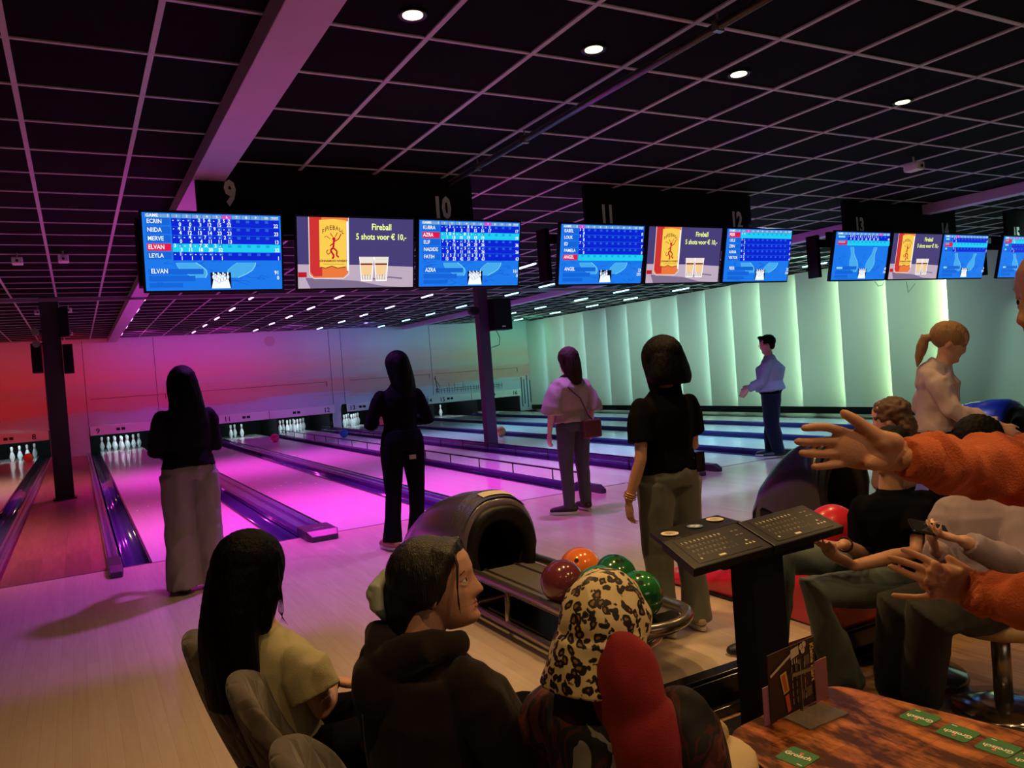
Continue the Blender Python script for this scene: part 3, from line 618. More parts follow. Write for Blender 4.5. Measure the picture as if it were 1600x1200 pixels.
monitor(XS[4], advert(), 'mid-sized whisky advert screen in the middle trio')
monitor(XS[5], score(rows12, 0, 1, 'PEER', ('22', '343')), 'score screen with the top row highlighted, right in the middle trio')
monitor(XS[6], score(rows13, 1, 8, '######', ('45', '316')), 'score screen with only two player rows and two large pin outlines')
monitor(XS[7], advert(), 'smallest whisky advert screen, in the right-hand trio')
monitor(XS[8], score(rows14, 1, 1, '####', ('8', '279')), 'narrow score screen with three player rows, rightmost of its trio')
monitor(XS[9], score(rows14, 0, 1, '####', ('12', '290')), 'score screen cut by the right edge of the picture')
for x0, x1, lab in ((XS[0], XS[2] + .93, 'black bracket bar behind the largest, leftmost trio of screens'), (XS[3], XS[5] + .93, 'black bracket bar behind the middle trio of screens'), (XS[6], XS[8] + .93, 'black bracket bar behind the small right-hand trio of screens'), (XS[9], XS[9] + 2.8, 'black bracket bar behind the screen cut by the right edge')):
    mb = MB(); mb.box(((x0 + x1) / 2, YH + .14, 2.52), (x1 - x0 - .1, .04, .08)); mb.box((x0 + .02, YH + .17, 2.38), (.05, .14, .46)); o = mb.build('screen_bracket', M_matteblk, label=lab, category='bracket')
mb = MB()
p = YP(1420, 443, YH); mb.tube([YP(1416, 440, YH), YP(1419, 457, YH), YP(1430, 443, YH)], .003, n=5); mb.tube([YP(1367, 440, YH), YP(1372, 447, YH), YP(1378, 446, YH), YP(1382, 440, YH)], .003, n=5)
mb.build('cable', M_blk, label='thin black cables hanging in loops below the screens of 13 and 14', category='cable')
# ------------------------------------------------------------------ figures
RT = RM @ V((1, 0, 0)); RT = V((RT.x, RT.y, 0)).normalized()          # horizontal directions used for seated people
AW = V((-RT.y, RT.x, 0))
UP = V((0, 0, 1))
def remesh(mb, vox, it=3, disp=None):
    me = bpy.data.meshes.new('t'); bmesh.ops.recalc_face_normals(mb.bm, faces=mb.bm.faces); mb.bm.to_mesh(me); mb.bm.free()
    o = bpy.data.objects.new('t', me); C.objects.link(o)
    m = o.modifiers.new('r', 'REMESH'); m.mode = 'VOXEL'; m.voxel_size = vox; m.use_smooth_shade = True
    if it: s = o.modifiers.new('s', 'SMOOTH'); s.iterations = it; s.factor = .5
    dg = bpy.context.evaluated_depsgraph_get(); me2 = bpy.data.meshes.new_from_object(o.evaluated_get(dg))
    bpy.data.objects.remove(o); bpy.data.meshes.remove(me)
    if disp:
        nn = [v.normal.copy() for v in me2.vertices]
        for v, n_ in zip(me2.vertices, nn): v.co += n_ * disp(v.co)
    for p in me2.polygons: p.use_smooth = True
    return me2
def folds(amp=.006, f=9, st=(1, 1, .55), seed=0):
    sv = V((seed * 3.1, seed * 1.7, seed))
    def d(c):
        q = V((c.x * st[0], c.y * st[1], c.z * st[2])) * f + sv
        a = 1 - abs(noise.noise(q)) * 2.2; b_ = noise.noise(q * 2.3 + V((5, 1, 2)))
        return amp * (a * .8 + b_ * .5 - .35)
    return d
def strands(amp=.0022, f=130, seed=0):
    def d(c): return amp * (noise.noise(V((c.x * f + seed, c.y * f, c.z * 7))) + .6 * noise.noise(V((c.x * f * .3, c.y * f * .3 + seed, c.z * 3))))
    return d

HP = [  # z, front, back, half width
    (-.118, .045, .000, .012), (-.113, .066, -.005, .026), (-.100, .078, -.012, .037), (-.085, .078, -.022, .046), (-.066, .074, -.040, .054), (-.045, .076, -.058, .060),
    (-.020, .078, -.075, .067), (.005, .080, -.088, .071), (.03, .087, -.096, .074), (.055, .083, -.097, .075), (.078, .070, -.088, .069), (.095, .050, -.070, .056), (.107, .028, -.045, .036), (.113, .008, -.015, .012)]
def head_into(mb, c, f, u, s=1.0, nose=1.0, n=56, m=64):
    f = V(f).normalized(); u = V(u); u = (u - f * u.dot(f)).normalized(); r = f.cross(u); c = V(c)
    def smp(z):
        for a, b_ in zip(HP, HP[1:]):
            if z <= b_[0]:
                k = (z - a[0]) / (b_[0] - a[0]); return [a[i] + (b_[i] - a[i]) * k for i in range(4)]
        return HP[-1]
    g = lambda x, s_: math.exp(-(x / s_) ** 2)
    rings = []
    for i in range(m):
        z = -.118 + .231 * (.5 - .5 * math.cos(PI * i / (m - 1))); _, fr, bk, w_ = smp(z); ring = []
        for k in range(n):
            a = 2 * PI * k / n; x = w_ * math.copysign(abs(math.sin(a)) ** .92, math.sin(a)); y = (fr if math.cos(a) > 0 else -bk) * math.copysign(abs(math.cos(a)) ** .9, math.cos(a))
            if math.cos(a) > 0:
                if z < .025 and z > -.052:
                    t = (.025 - z) / .060; amp = (.003 + .021 * min(1, t) ** 1.3) if z > -.038 else .024 * max(0, (z + .052) / .014); y += nose * amp * g(x, .0085 + .007 * min(1, t))
                y += .0045 * g(x, .024) * g(z + .060, .0055) + .0045 * g(x, .021) * g(z + .072, .0055) - .003 * g(x, .03) * g(z + .066, .0025) - .004 * g(x, .025) * g(z + .082, .006)
                y += .004 * g(x, .02) * g(z + .100, .010)
                for sx in (-1, 1):
                    y -= .0085 * g(x - sx * .031, .014) * g(z + .002, .011); y += .0035 * g(x - sx * .030, .018) * g(z - .022, .007); y += .0035 * g(x - sx * .045, .018) * g(z + .03, .018)
            ring.append(c + (r * x + f * y + u * z) * s)
        rings.append(ring)
    mb.loft(rings)
    for sx in (-1, 1):
        mb.ell(c + (r * sx * .074 + f * -.012 + u * -.012) * s, (.008 * s, .017 * s, .030 * s), Matrix((r, f, u)).transposed() @ Matrix.Rotation(sx * -.35, 3, 'Z'))
def hand_into(mb, w_, d, nrm, th, s=1.0, curl=.35, spread=.10):
    """wrist, direction of the fingers, palm normal, direction of the thumb side"""
    w_ = V(w_); d = V(d).normalized(); nrm = V(nrm); nrm = (nrm - d * nrm.dot(d)).normalized(); t = nrm.cross(d)
    if t.dot(V(th)) < 0: t = -t
    mb.tube([w_ - d * .02 * s, w_ + d * .02 * s, w_ + d * .055 * s, w_ + d * .088 * s], [.025 * s, .031 * s, .040 * s, .037 * s], n=14, flat=.42, side=t, round_caps=True)
    for i, (off, L_) in enumerate(((.029, .072), (.010, .080), (-.010, .074), (-.028, .058))):
        p = w_ + d * (.086 - abs(off) * .12) * s + t * off * s; a = spread * (1.5 - i); dd = (d + t * a).normalized(); cu = curl * (1 + .12 * i); pts = [p - dd * .012 * s]; q = p
        for k, fr in enumerate((.45, .30, .25)):
            an = cu * (k + .4); q2 = q + (dd * math.cos(an) + nrm * math.sin(an)) * L_ * fr * s; pts.append(q); q = q2
        pts.append(q); mb.tube(pts, [.0085 * s, .0088 * s, .0082 * s, .0076 * s, .0064 * s], n=8, round_caps=True)
    b0 = w_ + d * .03 * s + t * .022 * s; d1 = (d * .7 + t * .65 + nrm * .25).normalized(); d2 = (d * .95 + t * .2 + nrm * .25).normalized()
    mb.tube([b0, b0 + d1 * .036 * s, b0 + d1 * .036 * s + d2 * .030 * s, b0 + d1 * .036 * s + d2 * .055 * s], [.014 * s, .0115 * s, .0098 * s, .0075 * s], n=8, round_caps=True)

def stand(root, fwd, h, **ov):
    root = V(root); f = V((fwd[0], fwd[1], 0)).normalized(); r = f.cross(UP)
    L_ = lambda x, y, z: root + (r * x + f * y + UP * z) * h
    J = dict(S=h / 1.62, right=r, right2=r, fwd=f, pelvis=L_(0, 0, .555), waist=L_(0, .005, .635), chest=L_(0, 0, .74), neck=L_(0, -.008, .838), head=L_(0, .008, .932), hf=f, hu=UP)
    for s_, sx in (('R', 1), ('L', -1)):
        J['sh' + s_] = L_(.096 * sx, -.005, .787); J['el' + s_] = L_(.130 * sx, -.02, .625); J['wr' + s_] = L_(.135 * sx, .015, .485); J['hd' + s_] = V((0, 0, -1)) + f * .15; J['pn' + s_] = -r * sx
        J['hip' + s_] = L_(.056 * sx, 0, .525); J['kn' + s_] = L_(.062 * sx, .008, .285); J['an' + s_] = L_(.066 * sx, -.015, .048); J['ft' + s_] = f + r * sx * .2
    for k, v_ in ov.items():
        if isinstance(v_, tuple) and k[:2] in ('el', 'wr', 'sh', 'hi', 'kn', 'an', 'he', 'ne', 'ch', 'wa', 'pe'): J[k] = L_(*v_)
        elif isinstance(v_, tuple): J[k] = (r * v_[0] + f * v_[1] + UP * v_[2])
        else: J[k] = v_
    return J
def ringat(c, r, f, rx, ry, n=28):
    return [c + r * rx * math.cos(2 * PI * k / n) + f * ry * math.sin(2 * PI * k / n) for k in range(n)]
def torso_into(mb, J, e=0, lo=-.07, hi=1.0, fat=1.0, wide=1.0):
    S = J['S']; p, w_, c, nk = J['pelvis'], J['waist'], J['chest'], J['neck']
    r1, r2 = V(J['right']), V(J['right2']); sp = [p + (p - w_).normalized() * -lo * -1 * S if lo < 0 else p]
    sec = []
    dn = (p - w_).normalized()
    sec.append((p + dn * (-lo) * S, r1, .135, .095)); sec.append((p, r1, .168, .118)); sec.append((p * .5 + w_ * .5, r1, .150, .108)); sec.append((w_, (r1 + r2).normalized(), .128, .098)); sec.append((w_ * .5 + c * .5, r2, .142, .108)); sec.append((c, r2, .152, .112))
    sh = (J['shR'] + J['shL']) / 2
    sec.append((sh * .8 + c * .2, r2, .156, .100)); sec.append((sh * .88 + nk * .12, r2, .148, .080)); sec.append((sh * .62 + nk * .38, r2, .118, .068)); sec.append((sh * .35 + nk * .65, r2, .084, .058)); sec.append((nk, r2, .056, .052))
    rings = []
    for i, (cc, r, rx, ry) in enumerate(sec):
        a = sec[max(i - 1, 0)][0]; b_ = sec[min(i + 1, len(sec) - 1)][0]; t = (b_ - a).normalized(); r = (r - t * r.dot(t)).normalized(); f = t.cross(r)
        k = fat if i in (1, 2, 3, 4, 5) else 1
        rings.append(ringat(cc, r, f, (rx * S + e) * (wide if i < 6 else 1) * (k * .5 + .5), (ry * S + e) * k))
    mb.loft(rings)
def person(label, J, skin, vox=.009, top=None, bottom=None, shoes=None, hair=None, group=None, hands=True, nose=1.0, root=None, headk=1.0, glasses=False, fat=1.0, eyes=False, legs=True, handspec=None):
    S = J['S']; mb = MB()
    torso_into(mb, J, fat=fat); mb.tube([J['neck'] - UP * .03 * S, J['neck'] * .6 + J['head'] * .4, J['head'] - V(J['hf']) * .012 * S - V(J['hu']) * .05 * S], [.058 * S, .050 * S, .052 * S], n=18)
    head_into(mb, J['head'], J['hf'], J['hu'], headk * S ** .5, nose)
    for s_ in 'RL':
        sh, el, wr = J['sh' + s_], J['el' + s_], J['wr' + s_]
        mb.ell(sh, .038 * S); mb.tube([sh - UP * .01, sh * .8 + el * .2, sh * .5 + el * .5, el, el * .65 + wr * .35, wr], [.037 * S, .040 * S, .038 * S, .032 * S, .034 * S, .0245 * S], n=16, round_caps=True)
        if hands:
            if handspec and s_ in handspec: handspec[s_](mb)
            else: hand_into(mb, wr, J['hd' + s_], J['pn' + s_], J.get('th' + s_, J['fwd']), S * .98, J.get('curl', .3))
        if legs:
            hp, kn, an = J['hip' + s_], J['kn' + s_], J['an' + s_]
            mb.tube([hp, hp * .6 + kn * .4, kn, kn * .7 + an * .3, an], [.074 * S, .070 * S, .050 * S, .052 * S, .036 * S], n=18, round_caps=True)
            ft = V(J['ft' + s_]); ft.z = 0; ft.normalize(); mb.tube([an - ft * .03 * S - UP * .02 * S, an + ft * .06 * S - UP * .035 * S, an + ft * .15 * S - UP * .045 * S], [.034 * S, .036 * S, .026 * S], n=12, flat=.75, side=ft.cross(UP), round_caps=True)
    if eyes:
        f = V(J['hf']).normalized(); u = V(J['hu']); u = (u - f * u.dot(f)).normalized(); r = f.cross(u); hs = headk * S ** .5
        for sx in (-1, 1):
            for zz, yy, rr in ((.0105, .0735, .0050), (-.0095, .0715, .0045)):
                mb.tube([J['head'] + (r * sx * (.031 + x_) + u * (zz * (1 - (x_ / .019) ** 2 * .75) + .001) + f * (yy - abs(x_) * .28 - max(0, x_) * .25)) * hs for x_ in (-.015, -.008, 0, .008, .016)], [rr * .7 * hs, rr * hs, rr * hs, rr * hs, rr * .6 * hs], n=8, round_caps=True)
    me = remesh(mb, vox, 3)
    me.materials.append(skin)
    if root is None: root = (J['anR'] + J['anL']) / 2; root.z = min(J['anR'].z, J['anL'].z) - .07 * S
    mv = Matrix.Translation(-V(root))
    me.transform(mv); body = link('person', me); body.location = root; body['label'] = label; body['category'] = 'person'
    if group: body['group'] = group
    def child(name, me, m, **k):
        me.transform(mv)
        if not len(me.materials):
            for q in (m if isinstance(m, list) else [m]): me.materials.append(q)
        return link(name, me, body, **k)
    def cmb(name, mb, m, smooth=True):
        o = mb.build(name, m, body, smooth=smooth); o.data.transform(mv); return o
    if top:
        mb = MB(); e = top.get('ease', .014); torso_into(mb, J, e, lo=top.get('lo', -.07), fat=fat * top.get('fat', 1), wide=top.get('wide', 1))
        mb.tube([J['neck'] - UP * .05 * S, J['neck'] + (J['head'] - J['neck']).normalized() * top.get('collar', .014) * S], [.072 * S, .061 * S], n=18)
        for s_ in 'RL':
            sh, el, wr = J['sh' + s_], J['el' + s_], J['wr' + s_]; sl = top.get('sleeve', 1.0); sr = top.get('sr', 1.0)
            if sl > 1.3:
                pts = [sh - UP * .01, sh * .8 + el * .2, sh * .5 + el * .5, el, el * .6 + wr * .4, el * .08 + wr * .92]; rd = [.052, .056, .054, .049, .045, .034]
            elif sl > .8: pts = [sh - UP * .01, sh * .8 + el * .2, sh * .5 + el * .5, el, el * .8 + wr * .2]; rd = [.052, .060, .068, .078, .090]
            else: pts = [sh - UP * .01, sh * .8 + el * .2, sh * .55 + el * .45, sh * .30 + el * .70][:4]; rd = [.052, .057, .058, .060]
            rd = [q * (S * (sr if i_ else 1)) + e * .35 for i_, q in enumerate(rd)]; mb.ell(pts[0], rd[0]); mb.tube(pts, rd, n=20)
        if top.get('hood'):
            b_ = -V(J['fwd']); q = J['neck'] + UP * .0
            mb.tube([q + V(J['right']) * .10 * S + b_ * -.04, q + V(J['right']) * .09 * S + b_ * .05 + UP * .01, q + b_ * .105 - UP * .03, q - V(J['right']) * .09 * S + b_ * .05 + UP * .01, q - V(J['right']) * .10 * S + b_ * -.04], [.03, .045, .06, .045, .03], n=14, round_caps=True)
            mb.ell(q + b_ * .10 - UP * .07, (.09, .05, .09))
        child(top.get('name', 'shirt'), remesh(mb, max(.006, vox), 3, folds(top.get('fold', .006), top.get('ff', 9), top.get('fst', (1, 1, .55)), seed=len(label))), top['mat'])
    if bottom and legs:
        mb = MB(); e = .012; rads = bottom.get('r', (.105, .092, .075, .075, .072)); dn = (J['pelvis'] - J['waist']).normalized()
        c, w_ = J['pelvis'], J['waist']; r1 = V(J['right']); wl = w_ * .35 + c * .65; t = (w_ - c).normalized(); r = (r1 - t * r1.dot(t)).normalized(); f = t.cross(r)
        mb.loft([ringat(c + dn * .085 * S, r, f, .140 * S + e, .105 * S + e), ringat(c + dn * .03 * S, r, f, .172 * S + e, .125 * S + e), ringat(c, r, f, .170 * S + e, .122 * S * fat + e), ringat(wl + (w_ - c) * .25, r, f, .148 * S * (fat * .5 + .5) + e, .108 * S * fat + e)])
        for s_ in 'RL':
            hp, kn, an = J['hip' + s_], J['kn' + s_], J['an' + s_]; lo_ = an + (an - kn).normalized() * bottom.get('drop', .02) * S
            mb.tube([hp, hp * .55 + kn * .45, kn, kn * .5 + lo_ * .5, lo_], [q * S for q in rads], n=24)
        child('trousers', remesh(mb, max(.007, vox), 3, folds(bottom.get('fold', .007), 8, (1, 1, .6), seed=len(label) + 3)), bottom['mat'])
    if shoes and legs:
        for s_ in 'RL':
            an = J['an' + s_]; ft = V(J['ft' + s_]); ft.z = 0; ft.normalize(); sd = ft.cross(UP); fz = an.z - .045 * S
            mb = MB(); mb.tube([an - ft * .045 * S - UP * .015 * S, an + ft * .03 * S - UP * .016 * S, an + ft * .10 * S - UP * .030 * S, an + ft * .17 * S - UP * .036 * S], [.042 * S, .048 * S, .047 * S, .036 * S], n=16, flat=.8, side=sd, round_caps=True); mb.tube([an, an + UP * .03 * S], [.044 * S, .042 * S])
            sh_ = child('shoe', remesh(mb, .006, 3), shoes[0])
            mb = MB(); n = 20; ol = [an + ft * (.065 + .145 * math.cos(2 * PI * k / n)) * S + sd * .046 * S * math.sin(2 * PI * k / n) * (1.0 if math.cos(2 * PI * k / n) > 0 else .85) for k in range(n)]
            for q in ol: q.z = fz - .022 * S
            mb.prism(ol, (0, 0, .022 * S)); so = mb.build('sole', shoes[1], sh_); so.data.transform(mv)
    if hair: hair(J, child, headk * S ** .5)
    if eyes:
        f = V(J['hf']).normalized(); u = V(J['hu']); u = (u - f * u.dot(f)).normalized(); r = f.cross(u); hs = headk * S ** .5
        for sx in (-1, 1):
            c = J['head'] + (r * .031 * sx + f * .0630 + u * .001) * hs
            mb = MB(); mb.ell(c, .0125 * hs, u=24, v=16); e_ = cmb('eye', mb, mat('eye_white', (.62, .56, .52), .25))
            mb = MB(); g_ = (f + r * .12).normalized() if eyes is True else V(eyes).normalized(); mb.ell(c + g_ * .0066 * hs, .0070 * hs, u=18, v=12); o = mb.build('iris', mat('iris_brown', (.03, .015, .01), .15), e_, smooth=True); o.data.transform(mv)
            mb = MB(); mb.tube([c + (r * sx * x_ + u * z_ + f * y_) * hs for x_, z_, y_ in ((-.017, .020, .016), (-.006, .0245, .0165), (.008, .025, .012), (.020, .019, .003))], [.0018 * hs, .0030 * hs, .0028 * hs, .0012 * hs], n=8, flat=.6); cmb('eyebrow', mb, mat('brow_hair', (.02, .012, .01), .7))
            mb = MB(); mb.tube([c + (r * sx * x_ + u * z_ + f * y_) * hs for x_, z_, y_ in ((-.0125, .002, .010), (-.006, .0075, .0115), (.004, .0085, .0095), (.013, .003, .004))], [.0010 * hs, .0018 * hs, .0018 * hs, .0010 * hs], n=6); cmb('eyelash', mb, mat('brow_hair', (.02, .012, .01), .7))
        c = J['head']; lipm = mat('lip_skin', (.42, .13, .11), .42)
        mb = MB(); mb.tube([c + (r * x_ + u * z_ + f * y_) * hs for x_, z_, y_ in ((-.022, -.066, .064), (-.010, -.0610, .0750), (0, -.0620, .0775), (.010, -.0610, .0750), (.022, -.066, .064))], [.001 * hs, .0034 * hs, .0036 * hs, .0034 * hs, .001 * hs], n=8); cmb('upper_lip', mb, lipm)
        mb = MB(); mb.tube([c + (r * x_ + u * z_ + f * y_) * hs for x_, z_, y_ in ((-.021, -.067, .064), (-.010, -.0710, .0740), (0, -.0720, .0760), (.010, -.0710, .0740), (.021, -.067, .064))], [.001 * hs, .0042 * hs, .0048 * hs, .0042 * hs, .001 * hs], n=8); cmb('lower_lip', mb, lipm)
    if glasses:
        f = V(J['hf']).normalized(); u = V(J['hu']); r = f.cross(u).normalized(); c = J['head']; mb = MB()
        for sx in (-1, 1):
            q = c + r * sx * .033 + f * .096; mb.tube([q + (r * math.cos(a) * .026 + u * math.sin(a) * .019) for a in [2 * PI * k / 16 for k in range(17)]], .0022, n=6)
            mb.tube([q + r * sx * .026 + u * .006, c + r * sx * .080 + f * .03 + u * .006, c + r * sx * .078 - f * .02], .0020, n=6)
        mb.tube([c + r * -.008 + f * .099, c + r * .008 + f * .099], .0022, n=6); cmb('glasses', mb, mat('glasses_frame', (.02, .02, .02), .3))
    return body, child, cmb
def hframe(J):
    f = V(J['hf']).normalized(); u = V(J['hu']); u = (u - f * u.dot(f)).normalized(); return f.cross(u), f, u
def hair_long(m, length=.40, width=.10, thick=.055, side=0, vox=.006, flare=1.0, seed=0, back=1.0, fly=0, amp=.0022, sides=.5, big=1):
    def fn(J, child, s):
        s = s * big; r, f, u = hframe(J); c = J['head']; P = lambda x, y, z: c + (r * x + f * y + u * z) * s; rot = Matrix((r, f, u)).transposed()
        mb = MB(); mb.ell(P(0, -.024, .028), (.092 * s, .108 * s, .102 * s), rot, 28, 20)
        for sx in (-1, 1): mb.tube([P(sx * .060, .010, .060), P(sx * .076, .012, .01), P(sx * .078, -.002, -.05), P(sx * .072, -.02, -.05 - sides * .14)], [.026 * s, .022 * s, .024 * s, .022 * s], n=12, round_caps=True)
        bk = V((-f.x, -f.y, 0)).normalized(); top = P(0, -.055, .03); rr = V((r.x, r.y, 0)).normalized(); rings = []
        for k in range(11):
            t = k / 10; q = top - UP * length * t * 1.0 + bk * (.028 * math.sin(min(1, t * 1.6) * PI / 2)) * back + rr * side * t
            wd = (.090 + (width - .090) * min(1, t * 1.5)) * (1 if t < .8 else 1 - (t - .8) * .9) * flare ** t * s; rings.append(ringat(q, rr, bk, wd, (.075 + (thick - .075) * t) * s))
        mb.loft(rings)
        h = child('hair', remesh(mb, vox, 4, strands(amp, seed=seed)), m)
    return fn
def hair_short(m, vox=.006, curly=.006):
    def fn(J, child, s):
        r, f, u = hframe(J); c = J['head']; P = lambda x, y, z: c + (r * x + f * y + u * z) * s; rot = Matrix((r, f, u)).transposed()
        mb = MB(); mb.ell(P(0, -.020, .045), (.084 * s, .106 * s, .088 * s), rot, 28, 20); mb.ell(P(0, -.055, -.005), (.070 * s, .052 * s, .070 * s), rot); mb.tube([P(-.05, .055, .095), P(0, .07, .105), P(.05, .055, .095)], .028 * s, n=10, round_caps=True)
        child('hair', remesh(mb, vox, 2, lambda q: curly * noise.noise(q * 55)), m)
    return fn
def skin(n, c): return mat('skin_' + n, c, .48, bump=.08, bscale=220, var=.10, vscale=30)
SK_A = skin('tan', (.50, .27, .18)); SK_B = skin('fair', (.62, .36, .26)); SK_C = skin('warm', (.60, .32, .22))
def cloth(n, c, r=.85, **k): return mat('cloth_' + n, c, r, bump=k.pop('bump', .25), bscale=k.pop('bscale', 350), var=k.pop('var', .15), vscale=8, sheen=k.pop('sheen', .1), **k)
H_blk = mat('hair_black', (.0022, .0018, .0022), .5, spec=.09, bump=.5, bscale=30, bstretch=(10, 10, .6)); H_brn = mat('hair_brown', (.035, .016, .010), .6, spec=.2, bump=.5, bscale=30, bstretch=(10, 10, .6)); H_blo = mat('hair_blond', (.34, .19, .08), .5, bump=.6, bscale=30, bstretch=(10, 10, .6), var=.3)
H_lb = mat('hair_light_brown', (.09, .045, .025), .5, bump=.6, bscale=30, bstretch=(8, 8, .8), var=.3)
C_blk = cloth('black', (.0035, .0035, .005), sheen=.0, spec=.05); C_blk2 = cloth('black_knit', (.006, .0055, .007), bscale=150, sheen=.0, spec=.12)
C_grey = cloth('greige', (.23, .21, .18)); C_jean = cloth('grey_jean', (.13, .14, .12), bscale=500); C_jeanb = cloth('green_blue_jean', (.07, .10, .10), bscale=500); C_navy = cloth('navy', (.006, .009, .026), spec=.1); C_char = cloth('charcoal', (.05, .052, .06))
C_blouse = cloth('beige_blouse', (.42, .34, .28)); C_swt = cloth('blue_grey_sweat', (.28, .32, .46)); C_pink = cloth('dusty_pink', (.48, .38, .40)); C_olive = cloth('olive_tee', (.42, .38, .22)); C_brown = cloth('brown_hoodie', (.017, .010, .008), spec=.15); C_lilac = cloth('lilac_knit', (.30, .24, .30)); C_rust = cloth('rust_fleece', (.66, .14, .042), bscale=260, bump=.4, var=.10)
C_beige = cloth('beige_trouser', (.55, .43, .27))
SH_blk = mat('shoe_black', (.015, .015, .018), .5); SO_w = mat('sole_white', (.55, .53, .5), .5); SO_d = mat('sole_dark', (.03, .025, .025), .6); SH_red = mat('shoe_red_tan', (.30, .14, .10), .5)

# woman by lane 9, back to the camera
person('standing person with long dark hair, black sweater and wide greige trousers, leftmost on the approach', stand((.66, 6.02, 0), (-.15, 1), 1.575, elR=(.128, .02, .645), wrR=(.065, .15, .70), hdR=(-.4, .3, 1), elL=(-.122, .03, .635), wrL=(-.03, .15, .66), hdL=(.8, .3, .5), curl=.6),
       SK_A, .010, dict(mat=C_blk2, sleeve=1.5, ease=.024, sr=1.12, lo=.005, name='sweater', fold=.009), dict(mat=C_grey, r=(.112, .108, .098, .104, .116), drop=.045, fold=.014), (SH_blk, SO_d), hair_long(H_blk, .34, .120, .06, vox=.008, flare=1.05, sides=1.2, big=1.04))
# woman in black
person('standing person in black long-sleeved top and black flared trousers with a small rear patch', stand((2.30, 6.10, 0), (.05, 1), 1.60, elR=(.160, .02, .640), wrR=(.085, .14, .645), hdR=(-.8, .4, .3), elL=(-.155, .02, .635), wrL=(-.085, .14, .65), hdL=(.8, .4, .3), anL=(-.095, -.02, .05), anR=(.07, .08, .05), curl=.6, hf=V((-.45, .9, -.1))),
       SK_A, .010, dict(mat=C_blk, sleeve=1.5, ease=.006, lo=-.02, fold=.004), dict(mat=C_blk, r=(.098, .088, .066, .066, .082), drop=.01, fold=.004), (SH_red, SO_w), hair_long(H_blk, .30, .100, .055, vox=.008, side=.03, sides=.8))
p_ = bpy.data.objects[[o.name for o in bpy.data.objects if o.name.startswith('person') and 'rear patch' in o.get('label', '')][0]]
mb = MB(); mb.box((.065, -.143, .735), (.055, .012, .035)); mb.build('rear_patch', mat('patch', (.30, .26, .22), .7), p_)
# woman in beige blouse with a bag
Jb = stand((4.05, 6.22, 0), (-.05, 1), 1.545, elR=(.150, -.01, .655), wrR=(.155, .02, .515), elL=(-.150, -.01, .655), wrL=(-.150, .03, .505), anL=(-.07, -.01, .048), anR=(.075, .02, .048), hf=V((-.35, .92, -.1)))
Jb['ftL'] = V((-.7, .7, 0)); Jb['ftR'] = V((.1, 1, 0))
b_, ch_, cm_ = person('standing person in loose beige wide-sleeved blouse with slim maroon shoulder bag and dark trousers', Jb,
       SK_B, .010, dict(mat=C_blouse, sleeve=1.0, ease=.030, sr=1.12, lo=-.0, name='blouse', fold=.009), dict(mat=C_char, r=(.095, .085, .068, .062, .058)), (SH_blk, SO_w), hair_long(H_brn, .29, .09, .055, vox=.008, amp=.006))
M_bag = mat('bag_maroon', (.10, .018, .022), .45)
mb = MB(); mb.tube([Jb['shL'] + V((.045, -.01, .045)), Jb['shL'] + V((.06, -.12, -.04)), Jb['chest'] + V((.0, -.165, -.06)), Jb['waist'] + V((.08, -.165, -.06)), Jb['hipR'] + V((.03, -.17, .06))], .007, n=6); cm_('bag_strap', mb, M_bag)
mb = MB(); mb.box(Jb['hipR'] + V((.015, -.175, -.02)), (.20, .05, .17)); o = cm_('shoulder_bag', mb, M_bag, smooth=False); bv = o.modifiers.new('b', 'BEVEL'); bv.width = .015; bv.segments = 2
# girl in black tee near the ball rack
Jt = stand((2.60, 3.13, 0), (.12, 1), 1.475, elL=(-.128, -.035, .615), wrL=(-.165, .0, .478), hdL=(.05, .12, -1), elR=(.13, .03, .63), wrR=(.05, .15, .60), hdR=(-1, .3, .1), curl=.45, hf=V((-.10, .99, -.12)))
b_, ch_, cm_ = person('standing girl with black bob, black short-sleeved tee, wrist bracelets and grey-green jeans', Jt,
       SK_C, .008, dict(mat=C_blk, sleeve=.5, ease=.020, lo=.015, fold=.006, sr=1.12), dict(mat=C_jean, r=(.108, .096, .080, .078, .080), drop=.03, fold=.009), (mat('shoe_beige', (.5, .4, .3), .6), SO_w), hair_long(H_blk, .15, .116, .090, vox=.006, back=.3, sides=1.1, big=1.12))
for k in range(3):
    mb = MB(); q = Jt['wrL'] + (Jt['elL'] - Jt['wrL']).normalized() * (.012 + .012 * k); ax = (Jt['elL'] - Jt['wrL']).normalized(); u_ = ax.orthogonal().normalized(); v_ = ax.cross(u_)
    mb.tube([q + (u_ * math.cos(a) + v_ * math.sin(a)) * .030 for a in [2 * PI * i / 18 for i in range(19)]], .0028, n=6); cm_('bracelet', mb, mat('bracelet_gold', (.6, .4, .2), .3, metal=.8))
mb = MB(); mb.box(Jt['pelvis'] + V((.115, -.108, .045)), (.055, .012, .10)); cm_('phone_in_pocket', mb, M_blkgloss, smooth=False)
# boy in profile
cr_ = (-RT * .95 + AW * .31).normalized()
Jy = stand((7.86, 7.32, 0), (cr_.x, cr_.y), 1.57, elR=(.13, .01, .64), wrR=(.05, .16, .60), hdR=(-.1, .9, -.6), elL=(-.11, .06, .63), wrL=(-.12, .18, .575), hdL=(0, .75, -.8), anR=(.06, .03, .048), anL=(-.06, -.03, .048), curl=.5, hf=cr_ + V((0, 0, -.12)), chest=(0, -.01, .74))
person('standing person in profile with glasses, short black hair, blue-grey sweatshirt and navy trousers', Jy,
       SK_B, .010, dict(mat=C_swt, sleeve=1.5, ease=.022, sr=1.15, lo=-.01, name='sweatshirt', fold=.008, fat=1.12), dict(mat=C_navy, r=(.128, .118, .100, .092, .078), fold=.010), (SH_blk, SO_w), hair_short(H_blk, .008), glasses=True, fat=1.25)
